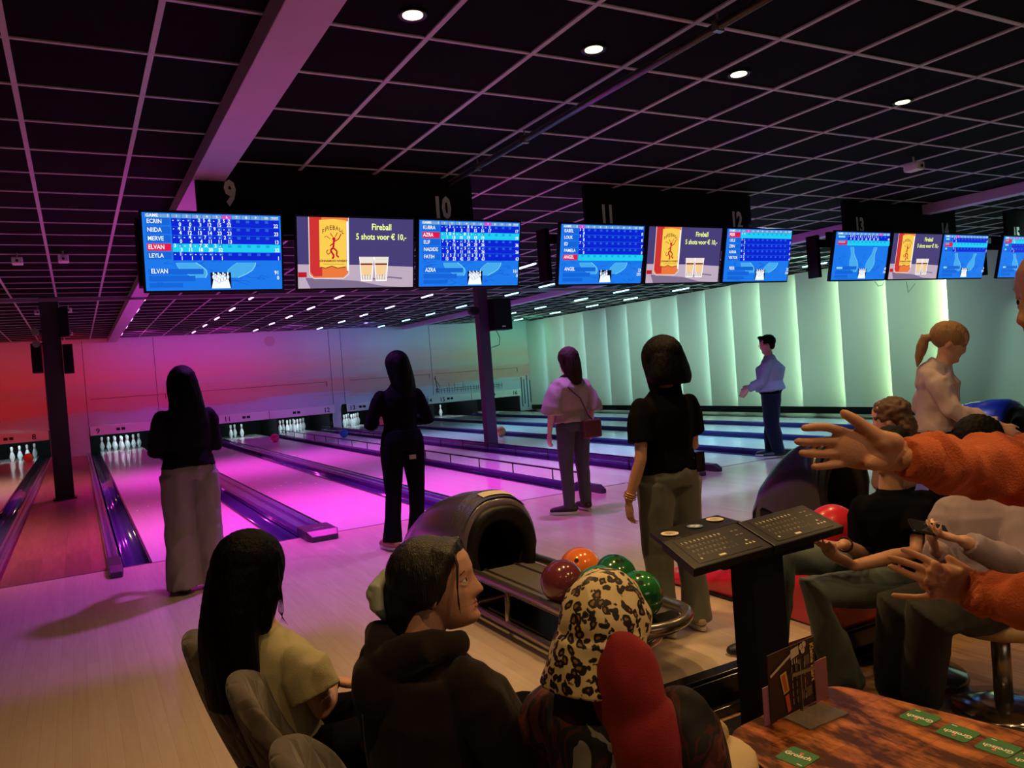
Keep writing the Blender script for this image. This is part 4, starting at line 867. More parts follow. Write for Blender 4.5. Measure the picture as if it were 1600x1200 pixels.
# blonde girl walking, leaning forward
def ponytail(m):
    def fn(J, child, s):
        r, f, u = hframe(J); c = J['head']; P = lambda x, y, z: c + (r * x + f * y + u * z) * s; rot = Matrix((r, f, u)).transposed()
        mb = MB(); mb.ell(P(0, -.020, .034), (.086 * s, .108 * s, .092 * s), rot, 28, 20)
        q0 = P(0, -.10, .0); bk = V((-f.x, -f.y, 0)).normalized(); mb.tube([q0, q0 + bk * .045 - UP * .0, q0 + bk * .065 - UP * .055, q0 + bk * .085 - UP * .12, q0 + bk * .10 - UP * .18], [.022 * s, .030 * s, .034 * s, .026 * s, .008 * s], n=12, round_caps=True)
        child('hair', remesh(mb, .006, 3, strands(.004, 90)), m)
    return fn
f6 = (RT * .90 - AW * .42).normalized()
J6 = stand((4.78, 3.10, 0), (f6.x, f6.y), 1.47, head=(0, .075, .925), neck=(0, .035, .835), chest=(0, .02, .74), hf=f6 + V((0, 0, -.42)), hu=UP + f6 * .42, elR=(.14, .06, .64), wrR=(.12, .22, .575), hdR=(0, .7, -.6), elL=(-.12, -.05, .64), wrL=(-.11, .06, .52), anR=(.05, .12, .05), anL=(-.05, -.14, .07), curl=.4)
person('blonde person with ponytail and dusty pink sweater leaning forward by the wall', J6, SK_B, .009, dict(mat=C_pink, sleeve=1.5, ease=.022, sr=1.15, lo=-.05, name='sweater', fold=.014, ff=11), dict(mat=C_blk, r=(.095, .085, .065, .062, .06)), (SH_blk, SO_w), ponytail(H_blo), headk=1.10)
# child with curly hair
def curly(m):
    def fn(J, child, s):
        r, f, u = hframe(J); c = J['head']; P = lambda x, y, z: c + (r * x + f * y + u * z) * s; rot = Matrix((r, f, u)).transposed()
        mb = MB(); mb.ell(P(0, -.025, .035), (.092 * s, .108 * s, .092 * s), rot, 28, 20); mb.ell(P(.0, -.09, -.06), (.075 * s, .055 * s, .10 * s), rot); mb.ell(P(.01, -.10, -.15), (.05 * s, .045 * s, .07 * s), rot)
        child('hair', remesh(mb, .006, 2, lambda q: .012 * noise.noise(q * 38)), m)
    return fn
f7 = (-RT * .8 + AW * .6).normalized()
J7 = stand((4.02, 2.88, 0), (f7.x, f7.y), 1.06, hf=f7 + V((0, 0, -.1)), head=(0, .008, .905))
J7['S'] = 1.06 / 1.62 * 1.12
person('child with curly brown hair and brown fleecy jacket, in front of the blonde person', J7, SK_B, .008, dict(mat=cloth('brown_fleece', (.17, .095, .065), bump=.9, bscale=90, var=.5), sleeve=1.5, ease=.03, sr=1.2, lo=-.03, name='jacket', fold=.010), dict(mat=C_blk), (SH_blk, SO_w), curly(H_lb), headk=1.12)
# ------------------------------------------------------------------ ball returns
M_hood = mat('hood_plastic', (.11, .09, .14), .30, coat=.35, bump=.05, bscale=120, var=.2); M_hoodb = mat('hood_blue_black', (.006, .007, .028), .30, coat=.5)
M_rail = mat('rail_steel', (.42, .38, .33), .25, metal=.85); M_tray = mat('tray_grey', (.16, .15, .14), .30, coat=.3)
def ball_return(x, y, lab, m, rack=True, sticker=True, ly=1.0):
    t = thing('ball_return', lab, 'ball return', (x, y, 0))
    # hood: a rounded tunnel, open towards the players (-Y)
    def sect(yy, rx, h, n=28, z0=.0):
        out = []
        for k in range(n + 1):
            a = PI * k / n; c, s_ = math.cos(a), math.sin(a); zc = .36 * h / .66
            out.append(V((-rx * math.copysign(abs(c) ** .8, c) * (1 if s_ > .05 else .96), yy, z0 + zc + (h - zc) * s_)))
        return [V((-rx * .82, yy, z0)), V((-rx * .86, yy, z0 + .15))] + out + [V((rx * .86, yy, z0 + .15)), V((rx * .82, yy, z0))]
    ou = [sect(yy * ly, rx, h) for yy, rx, h in ((0, .235, .60), (.03, .250, .645), (.09, .262, .665), (.22, .265, .665), (.42, .262, .64), (.65, .250, .585), (.90, .225, .49), (1.15, .19, .36), (1.35, .14, .20), (1.43, .10, .06))]
    mb = MB(); mb.loft(ou, cap=False, closed=False); o = mb.build('hood', m, t, smooth=True, fix=False); sd = o.modifiers.new('s', 'SOLIDIFY'); sd.thickness = .012
    # rolled front ring and dark throat
    a_, b_ = sect(-.012, .240, .615), sect(-.012, .165, .50)
    mb = MB(); fr = [sect(.0, .236, .605), sect(-.025, .222, .590), sect(-.030, .195, .555), sect(-.010, .170, .515), sect(.05, .160, .495)]; mb.loft(fr, cap=False, closed=False); mb.build('hood_rim', M_blk, t, smooth=True, fix=False)
    mb = MB(); mb.loft([sect(.04, .162, .50), sect(.60, .13, .42)], cap=False, closed=False); mb.poly(sect(.60, .13, .42)); mb.build('throat', M_dark, t, fix=False)
    mb = MB(); mb.box((0, .30, .09), (.40, .62, .17)); mb.build('pedestal', M_blk, t, bevel=.02)
    if not rack: t.scale = (1.12, 1, 1.12)
    if sticker:
        s1 = sect(.02, .2520, .646); s2 = sect(.17, .2690, .672)
        mb = MB(); mb.loft([[p + V((0, 0, .0035)) for p in s1[6:24]], [p + V((0, 0, .0035)) for p in s2[6:24]]], cap=False, closed=False); mb.build('silver_tape', mat('silver_tape', (.30, .30, .30), .22, metal=.7, bump=.5, bscale=50), t, smooth=True, fix=False)
        mb = MB(); mb.loft([[p + V((0, 0, .006)) for p in sect(.05, .2570, .656)[14:22]], [p + V((0, 0, .006)) for p in sect(.125, .2670, .669)[14:22]]], cap=False, closed=False); mb.build('paper_strip', mat('paper_strip', (.80, .74, .50), .6), t, smooth=True, fix=False)
    if rack:
        L_ = -1.38
        mb = MB()
        for sx in (-1, 1): mb.tube([(sx * .10, .05, .224), (sx * .10, L_ + .18, .224)], .011, n=12)
        mb.build('inner_rails', M_rail, t, smooth=True)
        n = 16; loop = [V((-.225, .04, .25))] + [V((.225 * -math.cos(PI * k / n), L_ + .10 - .20 * math.sin(PI * k / n), .25)) for k in range(n + 1)] + [V((.225, .04, .25))]
        mb = MB(); mb.tube(loop, .026, n=14); mb.build('outer_rail', M_rail, t, smooth=True)
        mb = MB(); ol = [V((-.205, .04, .205))] + [V((.205 * -math.cos(PI * k / n), L_ + .10 - .18 * math.sin(PI * k / n), .205)) for k in range(n + 1)] + [V((.205, .04, .205))]; mb.prism(ol, (0, 0, .022)); mb.build('tray', M_tray, t)
        mb = MB(); ol = [V((.185 * -math.cos(PI * k / n), L_ + .08 - .14 * math.sin(PI * k / n), .228)) for k in range(n + 1)]; mb.prism(ol, (0, 0, .02)); mb.build('end_pad', M_blkgloss, t, bevel=.006)
        lp = [V((-.26, -.10, .075)), V((-.26, L_ + .35, .075))] + [V((-.26 * math.cos(PI * k / n), L_ + .35 - .20 * math.sin(PI * k / n), .075)) for k in range(1, n)] + [V((.26, L_ + .35, .075)), V((.26, -.10, .075)), V((.20, -.03, .075)), V((-.20, -.03, .075)), V((-.26, -.10, .075))]
        mb = MB(); mb.tube(lp, .019, n=12); mb.build('lower_loop', M_rail, t, smooth=True)
        mb = MB(); mb.box((0, -.62, .058), (.36, 1.0, .012)); mb.build('lower_shelf', M_blk, t)
        for yy in (-.30, L_ + .22):
            mb = MB(); mb.cyl((0, yy, 0), (0, yy, .205), .045); mb.cyl((0, yy, 0), (0, yy, .02), .09); mb.build('foot_post', M_rail, t, smooth=True)
        for sx in (-1, 1):
            mb = MB(); mb.tube([(sx * .225, -.45, .24), (sx * .235, -.46, .15), (sx * .26, -.50, .08)], .013, n=10); mb.build('support_tube', M_rail, t, smooth=True)
    return t
BX, BY = 2.13, 4.12
ball_return(BX, BY, 'grey-violet ball return with taped hood and steel rack holding the bowling balls', M_hood)
ball_return(4.72, 3.78, 'dark blue-black ball return hood behind the seated person in black', M_hoodb, rack=False, sticker=False, ly=.55)
mb = MB(); o = ball_return(7.9, 4.3, 'bright blue ball return hood at the right behind the orange sleeve', mat('hood_bright_blue', (.015, .05, .42), .35, coat=.4), rack=False, sticker=False)
zb = .25 + .095
ball(BX + .005, 2.835, zb, ballmat('ball_green', (.02, .20, .05)), 'large dark green bowling ball, nearest the rack end', hole=(-.25, -.55, .85))
ball(BX - .07, 3.04, zb + .0, ballmat('ball_emerald', (.03, .30, .10)), 'emerald green bowling ball mostly hidden by the leopard scarf', hole=(-.2, -.5, .9))
ball(BX + .11, 3.16, zb + .0, ballmat('ball_forest', (.015, .15, .05)), 'forest green bowling ball on the rack behind the large one', hole=(.1, -.45, .9))
ball(BX + .075, 3.41, zb, ballmat('ball_orange', (.90, .20, .03)), 'orange bowling ball at the back of the rack', hole=(-.55, -.7, .35))
ball(BX - .13, 3.26, zb, ballmat('ball_maroon', (.16, .03, .05)), 'maroon bowling ball at the left end of the rack row')

# ------------------------------------------------------------------ red moulded bench
M_red = mat('red_plastic', (.62, .02, .05), .32, coat=.3, var=.08)
t = thing('moulded_bench', 'glossy red moulded plastic bench with curved back behind the control console', 'bench', (3.6, 3.2, 0))
mb = MB(); rings = []
for k in range(15):
    a = k / 14; y = .74 - 1.34 * a; hgt = .06 + .30 * (3 * a * a - 2 * a ** 3); x0 = -.50 + .05 * math.sin(a * PI); x1 = -.05 + .06 * math.sin(a * PI)
    rings.append([V((x0, y, 0)), V((x0 - .03, y, hgt * .6)), V((x0 + .03, y, hgt * .96)), V(((x0 + x1) / 2, y, hgt * (.92 if .2 < a < .8 else 1))), V((x1 - .03, y, hgt)), V((x1 + .03, y, hgt * .6)), V((x1, y, 0))])
mb.loft(rings); me = remesh(mb, .018, 5); link('seat_body', me, t); me.materials.append(M_red)
q = W(1300, 838, 4.15) - t.location
mb = MB(); mb.ell(q, (.18, .12, .17)); mb.tube([V((q.x, q.y, .1)), q], .11, n=14, round_caps=True); me = remesh(mb, .014, 4); link('back_rest', me, t); me.materials.append(M_red)
mb = MB(); mb.box((-.27, .07, .01), (.40, 1.25, .02)); mb.build('base', M_blk, t)

# ------------------------------------------------------------------ control console
t = thing('control_console', 'black control console with two lit keyboards on a square post', 'console', (2.345, 2.32, ZF))
zt = .785
A_ = [V((-.43, -.12, zt - .012)), V((.39, -.12, zt + .012)), V((.40, .10, zt + .075)), V((-.39, .10, zt + .045))]
def lerp(a, b_, k): return a + (b_ - a) * k
def cons(u, v_): return lerp(lerp(A_[0], A_[1], u), lerp(A_[3], A_[2], u), v_)
nrm = (A_[1] - A_[0]).cross(A_[3] - A_[0]).normalized()
for u0, u1, nm in ((0, .495, 'left'), (.505, 1, 'right')):
    mb = MB(); q = [cons(u0, 0), cons(u1, 0), cons(u1, 1), cons(u0, 1)]; mb.prism([p - nrm * .035 for p in q], nrm * .035); o = mb.build('keyboard_housing', M_blk, t, bevel=.005); o['label'] = nm + ' keyboard housing'
    mb = MB(); q = [cons(lerp_, v_) for lerp_, v_ in ((u0 + .05, .10), (u1 - .05, .10), (u1 - .05, .92), (u0 + .05, .92))]; mb.prism([p for p in q], nrm * .0015); pn = mb.build('key_panel', mat('key_panel', (.010, .009, .007), .4, spec=.3), o)
    M_key = mat('key_print', (.55, .48, .30), .5, emit=(.50, .42, .22), es=.20); M_keyd = mat('key_print_dim', (.30, .25, .16), .5, emit=(.4, .3, .15), es=.06)
    kb = MB(); kd = MB(); fx = (A_[1] - A_[0]).normalized(); fy = (A_[3] - A_[0]); fy = (fy - fx * fy.dot(fx)).normalized()
    def kq(b__, u, v_, w_, h_):
        p = cons(u, v_) + nrm * .0022; b__.poly([p, p + fx * w_, p + fx * w_ + fy * h_, p + fy * h_])
    rowsK = ['1234567890', 'QWERTYUIOP', 'ASDFGHJKL-', 'ZXCVBNM,.!']; du = (u1 - u0 - .16) / 10 * .80
    for r_, row in enumerate(rowsK):
        for k_, ch in enumerate(row):
            u = u0 + .075 + k_ * du + r_ * .006; v_ = .76 - r_ * .145
            text_into(kb if r_ == 0 else kd, ch, frame(cons(u, v_) + nrm * .0022, fx, fy), .017 if r_ == 0 else .014, bold=.0006 if r_ == 0 else .0002)
            kq(kd, u - .008, v_ - .02, du * .80 * .62, .0009)
    kq(kb, u0 + .19, .15, .032, .012); kq(kb, u0 + .085, .20, .008, .010)
    for du_, dv in ((0, 0), (.024, 0), (.048, 0), (.024, .11)):
        p = cons(u1 - .115 + du_, .26 + dv) + nrm * .0022; kb.poly([p, p + fx * .013, p + fx * .0065 + fy * .013])
    for k_ in range(4): kq(kd, u1 - .10 + .03 * (k_ % 2), .60 + .15 * (k_ // 2), .014, .005)
    kb.build('key_symbols', M_key, pn, fix=False); kd.build('key_letters', M_keyd, pn, fix=False)
mb = MB(); mb.box((0, .0, (zt - .05) / 2), (.175, .12, zt - .05)); mb.box((0, 0, .012), (.34, .30, .024)); mb.box((0, 0, zt - .035), (.5, .16, .05)); mb.build('post', M_matteblk, t, bevel=.004)
# shelf behind the left keyboard with round stickers
sh = [G(1062, 822, .60), G(1172, 797, .60), G(1205, 817, .60), G(1095, 846, .60)]
mb = MB(); q = [cons(-.0, 1.0), cons(.53, 1.0), cons(.53, 1.0) + V((.0, .14, .01)), cons(.0, 1.0) + V((.05, .14, .01))]; mb.prism([p - UP * .02 for p in q], (0, 0, .02)); sf = mb.build('sticker_shelf', M_blk, t, bevel=.003)
for k, (u, v_, c1, c2, nm) in enumerate(((.17, .45, (.72, .66, .48), (.25, .22, .17), 'round cream sticker with a grey stamp, left'), (.52, .5, (.10, .20, .34), (.55, .62, .66), 'round blue and white globe sticker'), (.84, .62, (.72, .66, .48), (.25, .22, .17), 'round cream sticker with a grey stamp, right'))):
    c = lerp(lerp(q[0], q[1], u), lerp(q[3], q[2], u), v_) + UP * .0012; mb = MB(); r_ = .036 if k != 1 else .033; mb.cyl(c, c + UP * .003, r_, n=36); o = mb.build('sticker', mat('sticker_%d' % (k % 2), c1, .5), sf); o['label'] = nm
    mb = MB()
    if k != 1:
        for ra, rb in ((.018, .021), (.010, .014), (.0, .006)): mb.loft([[c + V((rr * math.cos(a), rr * math.sin(a), .0034)) for a in [2 * PI * i / 30 for i in range(30)]] for rr in (max(ra, .0001), rb)], cap=False)
    else:
        mb.cyl(c + V((-.008, .006, .0032)), c + V((-.008, .006, .0036)), .013); mb.cyl(c + V((.010, -.004, .0032)), c + V((.010, -.004, .0036)), .012); mb.cyl(c + V((-.006, -.018, .0032)), c + V((-.006, -.018, .0036)), .008)
    mb.build('stamp_mark', mat('stamp_%d' % (k % 2), c2, .5), o, fix=False)

# ------------------------------------------------------------------ low table with menu stand and beer mats
TZ = .27
cor = [V((1.60, 1.765, TZ)), V((2.135, 1.815, TZ)), V((2.33, .95, TZ)), V((1.42, 1.0, TZ))]
def rounded(cs, r, n=6):
    out = []
    for i, c in enumerate(cs):
        a = (cs[i - 1] - c).normalized(); b_ = (cs[(i + 1) % len(cs)] - c).normalized(); p0, p1 = c + a * r, c + b_ * r
        for k in range(n + 1): t_ = k / n; out.append(p0 * (1 - t_) ** 2 + c * 2 * t_ * (1 - t_) + p1 * t_ ** 2)
    return out
t = thing('low_table', 'low rustic wooden table with rounded corners and black edge', 'table', (1.87, 1.38, ZF))
ol = [p - V((1.87, 1.38, ZF)) for p in rounded(cor, .09)]
mb = MB(); mb.prism([p - UP * .004 for p in ol], (0, 0, .004)); mb.build('tabletop', M_table, t)
mb = MB(); mb.prism([p - UP * .034 for p in ol], (0, 0, .0298)); mb.build('table_edge', M_blk, t)
mb = MB(); mb.cyl((0, 0, .02), (0, 0, TZ - ZF - .035), .05); mb.build('pedestal', M_blk, t); mb = MB(); mb.cyl((0, 0, 0), (0, 0, .02), .22, n=36); mb.build('base_plate', M_blk, t)
M_mat = mat('beermat_green', (.035, .17, .06), .7, var=.08); M_ink = mat('beermat_print', (.72, .70, .60), .7); M_inkr = mat('beermat_red', (.65, .12, .10), .7)
def beermat(pts, lab, txt, flip=-1):
    P = [G(*p, TZ + .0016) for p in pts]; c = sum(P, V()) / 4; fx = (P[1] - P[0]).normalized() * flip
    sx = (P[1] - P[0]).length; sy = (P[3] - P[0]).length
    s_ = .088
    t = thing('beer_mat', lab, 'beer mat', (c.x, c.y, TZ), group='green beer mats on the low table'); fy = UP.cross(fx)
    mb = MB(); mb.prism(rounded([fx * a * s_ / 2 + fy * b_ * s_ / 2 for a, b_ in ((-1, -1), (1, -1), (1, 1), (-1, 1))], .010, 4), (0, 0, .0016)); mb.build('card', M_mat, t)
    mb = MB(); text_into(mb, 'Grolsch', frame(V((0, 0, .0020)) - fx * .040 - fy * .006, fx + fy * .12, fy), .0265, bold=.0009, xs=.90); mb.build('lettering', M_ink, t, fix=False)
    mb = MB(); mb.cyl(fy * .022 + UP * .0017, fy * .022 + UP * .0021, .0058); mb.build('red_dot', M_inkr, t)
    mb = MB(); pp = V((0, 0, .0019)) + fx * .020 - fy * .036; mb.poly([pp, pp + fx * .016, pp + fx * .016 + fy * .004, pp + fy * .004]); mb.build('small_print', M_ink, t, fix=False)
beermat([(1211, 1182), (1228, 1165), (1285, 1182), (1262, 1200)][:1] + [(1262, 1203), (1285, 1181), (1228, 1165)], 'green beer mat alone at the left side of the low table', 'G', 1)
for (x, y), lab in (((1438, 1121), 'green beer mat, farthest of the row along the table edge'), ((1497, 1145), 'green beer mat, second of the row along the table edge'), ((1560, 1168), 'green beer mat, third of the row along the table edge'), ((1612, 1192), 'green beer mat cut by the right edge of the picture')):
    beermat([(x + 34, y + 1), (x - 34, y - 3 - 1), (x - 12, y + 13), (x + 12, y - 13)][:0] + [(x + 12, y + 14), (x - 35, y - 3), (x - 12, y - 14), (x + 35, y + 2)], lab, 'G', 1)
# menu holder
mp = G(1246, 1098, TZ); mp = V((1.875, 1.725, TZ)); fx = V((.94, .10, 0)).normalized(); fy = UP; fb = fx.cross(UP)   # fb points towards the camera side
t = thing('menu_stand', 'clear plastic stand holding a dark brown menu card on the low table', 'menu stand', mp)
M_acr = mat('clear_acrylic', (.75, .72, .65), .12, trans=.85)
mb = MB(); mb.box(fx * .02 + fb * .05 + UP * .003, (.17, .10, .004)); mb.build('foot', M_acr, t)
mb = MB(); mb.box(fx * .02 + UP * .075, (.004, .012, .15)); mb.box(fx * .03 + UP * .125 + fb * .008, (.10, .004, .010)); mb.build('clip', M_steel, t)
def card(c, w_, h_, m, name, label, tilt=0):
    q = thing(name, label, 'card', mp + c); mb = MB(); mb.box((0, 0, h_ / 2), (w_, .003, h_), rot=Matrix.Rotation(math.atan2(fx.y, fx.x), 4, 'Z')); mb.build('sheet', m, q); return q
q = card(V((.0, .012, .003)), .235, .205, mat('menu_brown', (.035, .016, .012), .45), 'menu_card', 'dark brown menu card standing in the clear holder'); F = frame(V((0, -.0032, 0)), fx, UP)
def MP(u, v_): return V((0, 0, 0)) + fx * (u - .5) * .235 + UP * v_ * .205 - V((0, .0042, 0))
M_mw = mat('menu_print', (.62, .55, .45), .6); M_my = mat('menu_yellow', (.62, .50, .12), .6); M_mr = mat('menu_red', (.60, .09, .04), .6)
mb = MB(); text_into(mb, 'Kleine kaart', frame(MP(.885, .93), (0, 0, -1), fx), .026, bold=.0008, xs=.95); mb.build('title_lettering', M_my, q, fix=False)
mb = MB(); mb.poly([MP(.02, .70), MP(.03, .66), MP(.48, .86), MP(.47, .90)]); mb.poly([MP(.46, .80), MP(.64, .84), MP(.64, .97), MP(.47, .95)])
for k in range(3): mb.poly([MP(.48 + k * .05, .80), MP(.495 + k * .05, .80), MP(.495 + k * .05, .72), MP(.48 + k * .05, .72)])
for a, b_ in ((.70, .93), (.76, .95), (.73, .87)): mb.poly([MP(a + .045 * math.cos(2 * PI * k / 14), b_ + .05 * math.sin(2 * PI * k / 14)) for k in range(14)])
mb.build('fork_and_hat_print', M_mw, q, fix=False)
mb = MB(); mb.poly([MP(.25, .62), MP(.32, .64), MP(.36, .38), MP(.30, .36)]); mb.poly([MP(.30, .30), MP(.38, .32), MP(.41, .06), MP(.34, .04)]); mb.build('ribbon_print', M_mr, q, fix=False)
mb = MB()
for a_ in ([(.22, .64), (.35, .67), (.40, .36), (.28, .33)],): mb.poly([MP(x_, y_) - V((0, -.0004, 0)) for x_, y_ in a_])
mb.build('ribbon_border', M_my, q, fix=False)
for u_, v__ in ((.55, .60), (.74, .62), (.60, .12), (.76, .13)): mb = MB(); mb.poly([MP(u_, v__) - V((0, -.0004, 0)), MP(u_ + .12, v__ + .01) - V((0, -.0004, 0)), MP(u_ + .12, v__ + .16) - V((0, -.0004, 0)), MP(u_, v__ + .15) - V((0, -.0004, 0))]); mb.build('photo_square', mat('menu_photo', (.13, .09, .07), .6), q, fix=False)
mb = MB()
for k in range(5):
    for j in range(4): mb.poly([MP(.47 + j * .09, .12 + k * .12), MP(.478 + j * .09, .12 + k * .12), MP(.478 + j * .09, .21 + k * .12), MP(.47 + j * .09, .21 + k * .12)])
mb.build('text_lines', M_mw, q, fix=False)
card(V((-.115, .004, .0)), .055, .115, mat('flyer_purple', (.34, .14, .30), .6), 'flyer', 'purple flyer sticking out left of the menu card')
card(V((.135, .020, .0)), .065, .13, mat('flyer_pink_green', (.26, .10, .13), .6), 'flyer', 'dull pink and green flyer right of the menu card')

# ------------------------------------------------------------------ stools and shell chairs
M_tan = mat('stool_tan_vinyl', (.42, .27, .13), .5, bump=.1); M_chair = mat('quilted_velvet', (.085, .066, .048), .75, sheen=.3)
def quilt(m):
    nt = m.node_tree; b = nt.nodes['Principled BSDF']; N = nt.nodes.new; L = nt.links.new
    tc = N('ShaderNodeTexCoord'); mp_ = N('ShaderNodeMapping'); mp_.inputs['Rotation'].default_value = (.3, .75, .78); L(tc.outputs['Object'], mp_.inputs[0])
    vr = N('ShaderNodeTexVoronoi'); vr.feature = 'DISTANCE_TO_EDGE'; vr.inputs['Scale'].default_value = 13; vr.inputs['Randomness'].default_value = 0; L(mp_.outputs[0], vr.inputs['Vector'])
    bp = N('ShaderNodeBump'); bp.inputs['Strength'].default_value = .9; bp.inputs['Distance'].default_value = .02; L(vr.outputs[0], bp.inputs['Height']); L(bp.outputs[0], b.inputs['Normal'])
quilt(M_chair)
def stool(x, y, lab, h=.44, m=M_tan, r=.19):
    t = thing('round_stool', lab, 'stool', (x, y, ZF))
    mb = MB(); mb.lathe([(0, h - .06), (r * .93, h - .06), (r, h - .035), (r * .97, h - .008), (r * .8, h), (0, h + .004)], n=36); mb.build('seat', m, t, smooth=True)
    mb = MB(); mb.cyl((0, 0, .04), (0, 0, h - .055), .035); mb.build('post', M_steel, t, smooth=True)
    mb = MB(); mb.lathe([(0, 0), (.19, 0), (.20, .012), (.19, .028), (.08, .045), (0, .05)], n=40); mb.build('base_plate', mat('base_chrome', (.35, .33, .30), .15, metal=.95), t, smooth=True)
def shell_chair(top, fwd, lab, seat=.43):
    """top: middle of the upper edge of the backrest"""
    f = V((fwd[0], fwd[1], 0)).normalized(); r = f.cross(UP); back = top.z - ZF; org = V((top.x, top.y, ZF)) + f * .36
    t = thing('shell_chair', lab, 'chair', org)
    def row(z, hw, bow, off): return [r * hw * k + f * (-.36 + off + bow * k * k) + UP * (z - .05 * abs(k) ** 3 * (1 if z > back - .1 else 0)) for k in [-1 + 2 * i / 16 for i in range(17)]]
    rows = [row(seat - .08, .15, .05, .17), row(seat, .19, .07, .14), row(seat + .12, .215, .09, .09), row(seat + .24, .215, .09, .045), row(back - .05, .19, .07, .012), row(back, .13, .03, .0)]
    mb = MB(); mb.loft(rows, cap=False, closed=False); o = mb.build('backrest', M_chair, t, smooth=True, fix=False); s1 = o.modifiers.new('s', 'SOLIDIFY'); s1.thickness = .05; s1.offset = 0; s2 = o.modifiers.new('b', 'SUBSURF'); s2.levels = s2.render_levels = 2
    mb = MB(); mb.ell(UP * (seat - .04), (.22, .21, .05), u=32); mb.build('seat', M_chair, t, smooth=True)
    for a in (.8, 2.35, 3.95, 5.5): mb = MB(); mb.cyl(UP * (seat - .07) + (r * math.cos(a) + f * math.sin(a)) * .12, (r * math.cos(a) + f * math.sin(a)) * .23, .014, .009); mb.build('leg', M_blk, t, smooth=True)
    return t
# ------------------------------------------------------------------ seated people
def seated(pel, fwd, S=1.0, lean=.0, headf=None, headu=None, **ov):
    pel = V(pel); f = V((fwd[0], fwd[1], 0)).normalized(); r = f.cross(UP); L_ = lambda x, y, z: pel + (r * x + f * y + UP * z) * S
    J = dict(S=S, right=r, right2=r, fwd=f, pelvis=L_(0, 0, 0), waist=L_(0, .02 + lean * .1, .15), chest=L_(0, .02 + lean * .3, .33), neck=L_(0, .0 + lean * .5, .49), head=L_(0, .03 + lean * .62, .645), hf=V(headf) if headf is not None else f, hu=V(headu) if headu is not None else UP)
    for s_, sx in (('R', 1), ('L', -1)):
        J['sh' + s_] = L_(.165 * sx, .0 + lean * .45, .435); J['el' + s_] = L_(.22 * sx, .06 + lean * .3, .165); J['wr' + s_] = L_(.10 * sx, .27, .10); J['hd' + s_] = f * .8 - r * sx * .5; J['pn' + s_] = V((0, 0, -1)); J['th' + s_] = -r * sx
        J['hip' + s_] = L_(.09 * sx, .02, -.02); J['kn' + s_] = L_(.12 * sx, .44, .03); J['an' + s_] = L_(.12 * sx, .42, -.39); J['ft' + s_] = f
    for k, v_ in ov.items(): J[k] = v_ if not isinstance(v_, tuple) else (L_(*v_) if k[:2] in ('el', 'wr', 'sh', 'hi', 'kn', 'an', 'he', 'ne', 'ch', 'wa', 'pe') else r * v_[0] + f * v_[1] + UP * v_[2])
    return J
# long-haired girl on the left
pe = W(448, 1196, 2.30); pe.z = .33; f11 = (RT * .90 + AW * .42).normalized()
J = seated(pe, (f11.x, f11.y), .96, lean=.05, curl=.6)
hd = W(398, 897, 2.28); nk = W(402, 985, 2.27); J['head'] = hd; J['neck'] = nk; r_ = J['right']
J['chest'] = (nk * .45 + pe * .55) + UP * .05 + f11 * -.0; J['waist'] = nk * .2 + pe * .8
f11b = (RT * .6 + AW * .8).normalized(); r_ = f11b.cross(UP); J['right2'] = r_; J['shR'] = nk + r_ * .150 - UP * .065 + f11 * .02; J['shL'] = nk - r_ * .150 - UP * .065 + f11 * .02
J['elR'] = W(506, 1108, 2.17); J['wrR'] = W(516, 1064, 2.36); J['hdR'] = W(556, 1068, 2.42) - W(516, 1064, 2.36); J['pnR'] = V((0, 0, -1)); J['hf'] = RT * .55 + AW * .83 + V((0, 0, -.15)); J['hu'] = UP
J['elL'] = J['shL'] + f11 * .12 - UP * .24; J['wrL'] = W(520, 1092, 2.52); J['hdL'] = RT * 1 + AW * -.1; J['pnL'] = V((0, 0, 1))
b_, ch_, cm_ = person('seated person with very long straight black hair and olive tee', J, SK_C, .006, dict(mat=C_olive, sleeve=.5, ease=.016, sr=1.15, fold=.008), dict(mat=C_blk), (SH_blk, SO_w), hair_long(H_blk, .38, .102, .055, vox=.005, back=2.2, side=.01, sides=.6, big=1.04))
for k in range(5):
    mb = MB(); a = W(434 - k, 880 + 8 * k, 2.24); mb.tube([a, W(441 - k, 930, 2.20), W(443 - 2 * k, 955, 2.18), W(444 + (k - 2) * 3, 972 + k, 2.17)], [.0016, .0012, .0010, .0004], n=5); cm_('loose_strand', mb, H_blk)
mb = MB(); q = J['wrR'] * .9 + J['elR'] * .1; ax = (J['elR'] - J['wrR']).normalized(); u_ = ax.orthogonal().normalized(); v_ = ax.cross(u_)
mb.tube([q + (u_ * math.cos(a) + v_ * math.sin(a)) * .0275 for a in [2 * PI * i / 18 for i in range(19)]], .0028, n=6); cm_('bracelet', mb, M_dark)
cf = (RT + AW * .36).normalized()
shell_chair(W(292, 990, 2.30), cf, 'quilted shell chair with its back edge at far left, behind the long black hair')
shell_chair(W(362, 1058, 1.98), cf, 'quilted shell chair, middle back edge at lower left, under the brown hoodie')
shell_chair(W(432, 1168, 1.62), cf, 'quilted shell chair, only its top edge showing at the bottom of the picture')

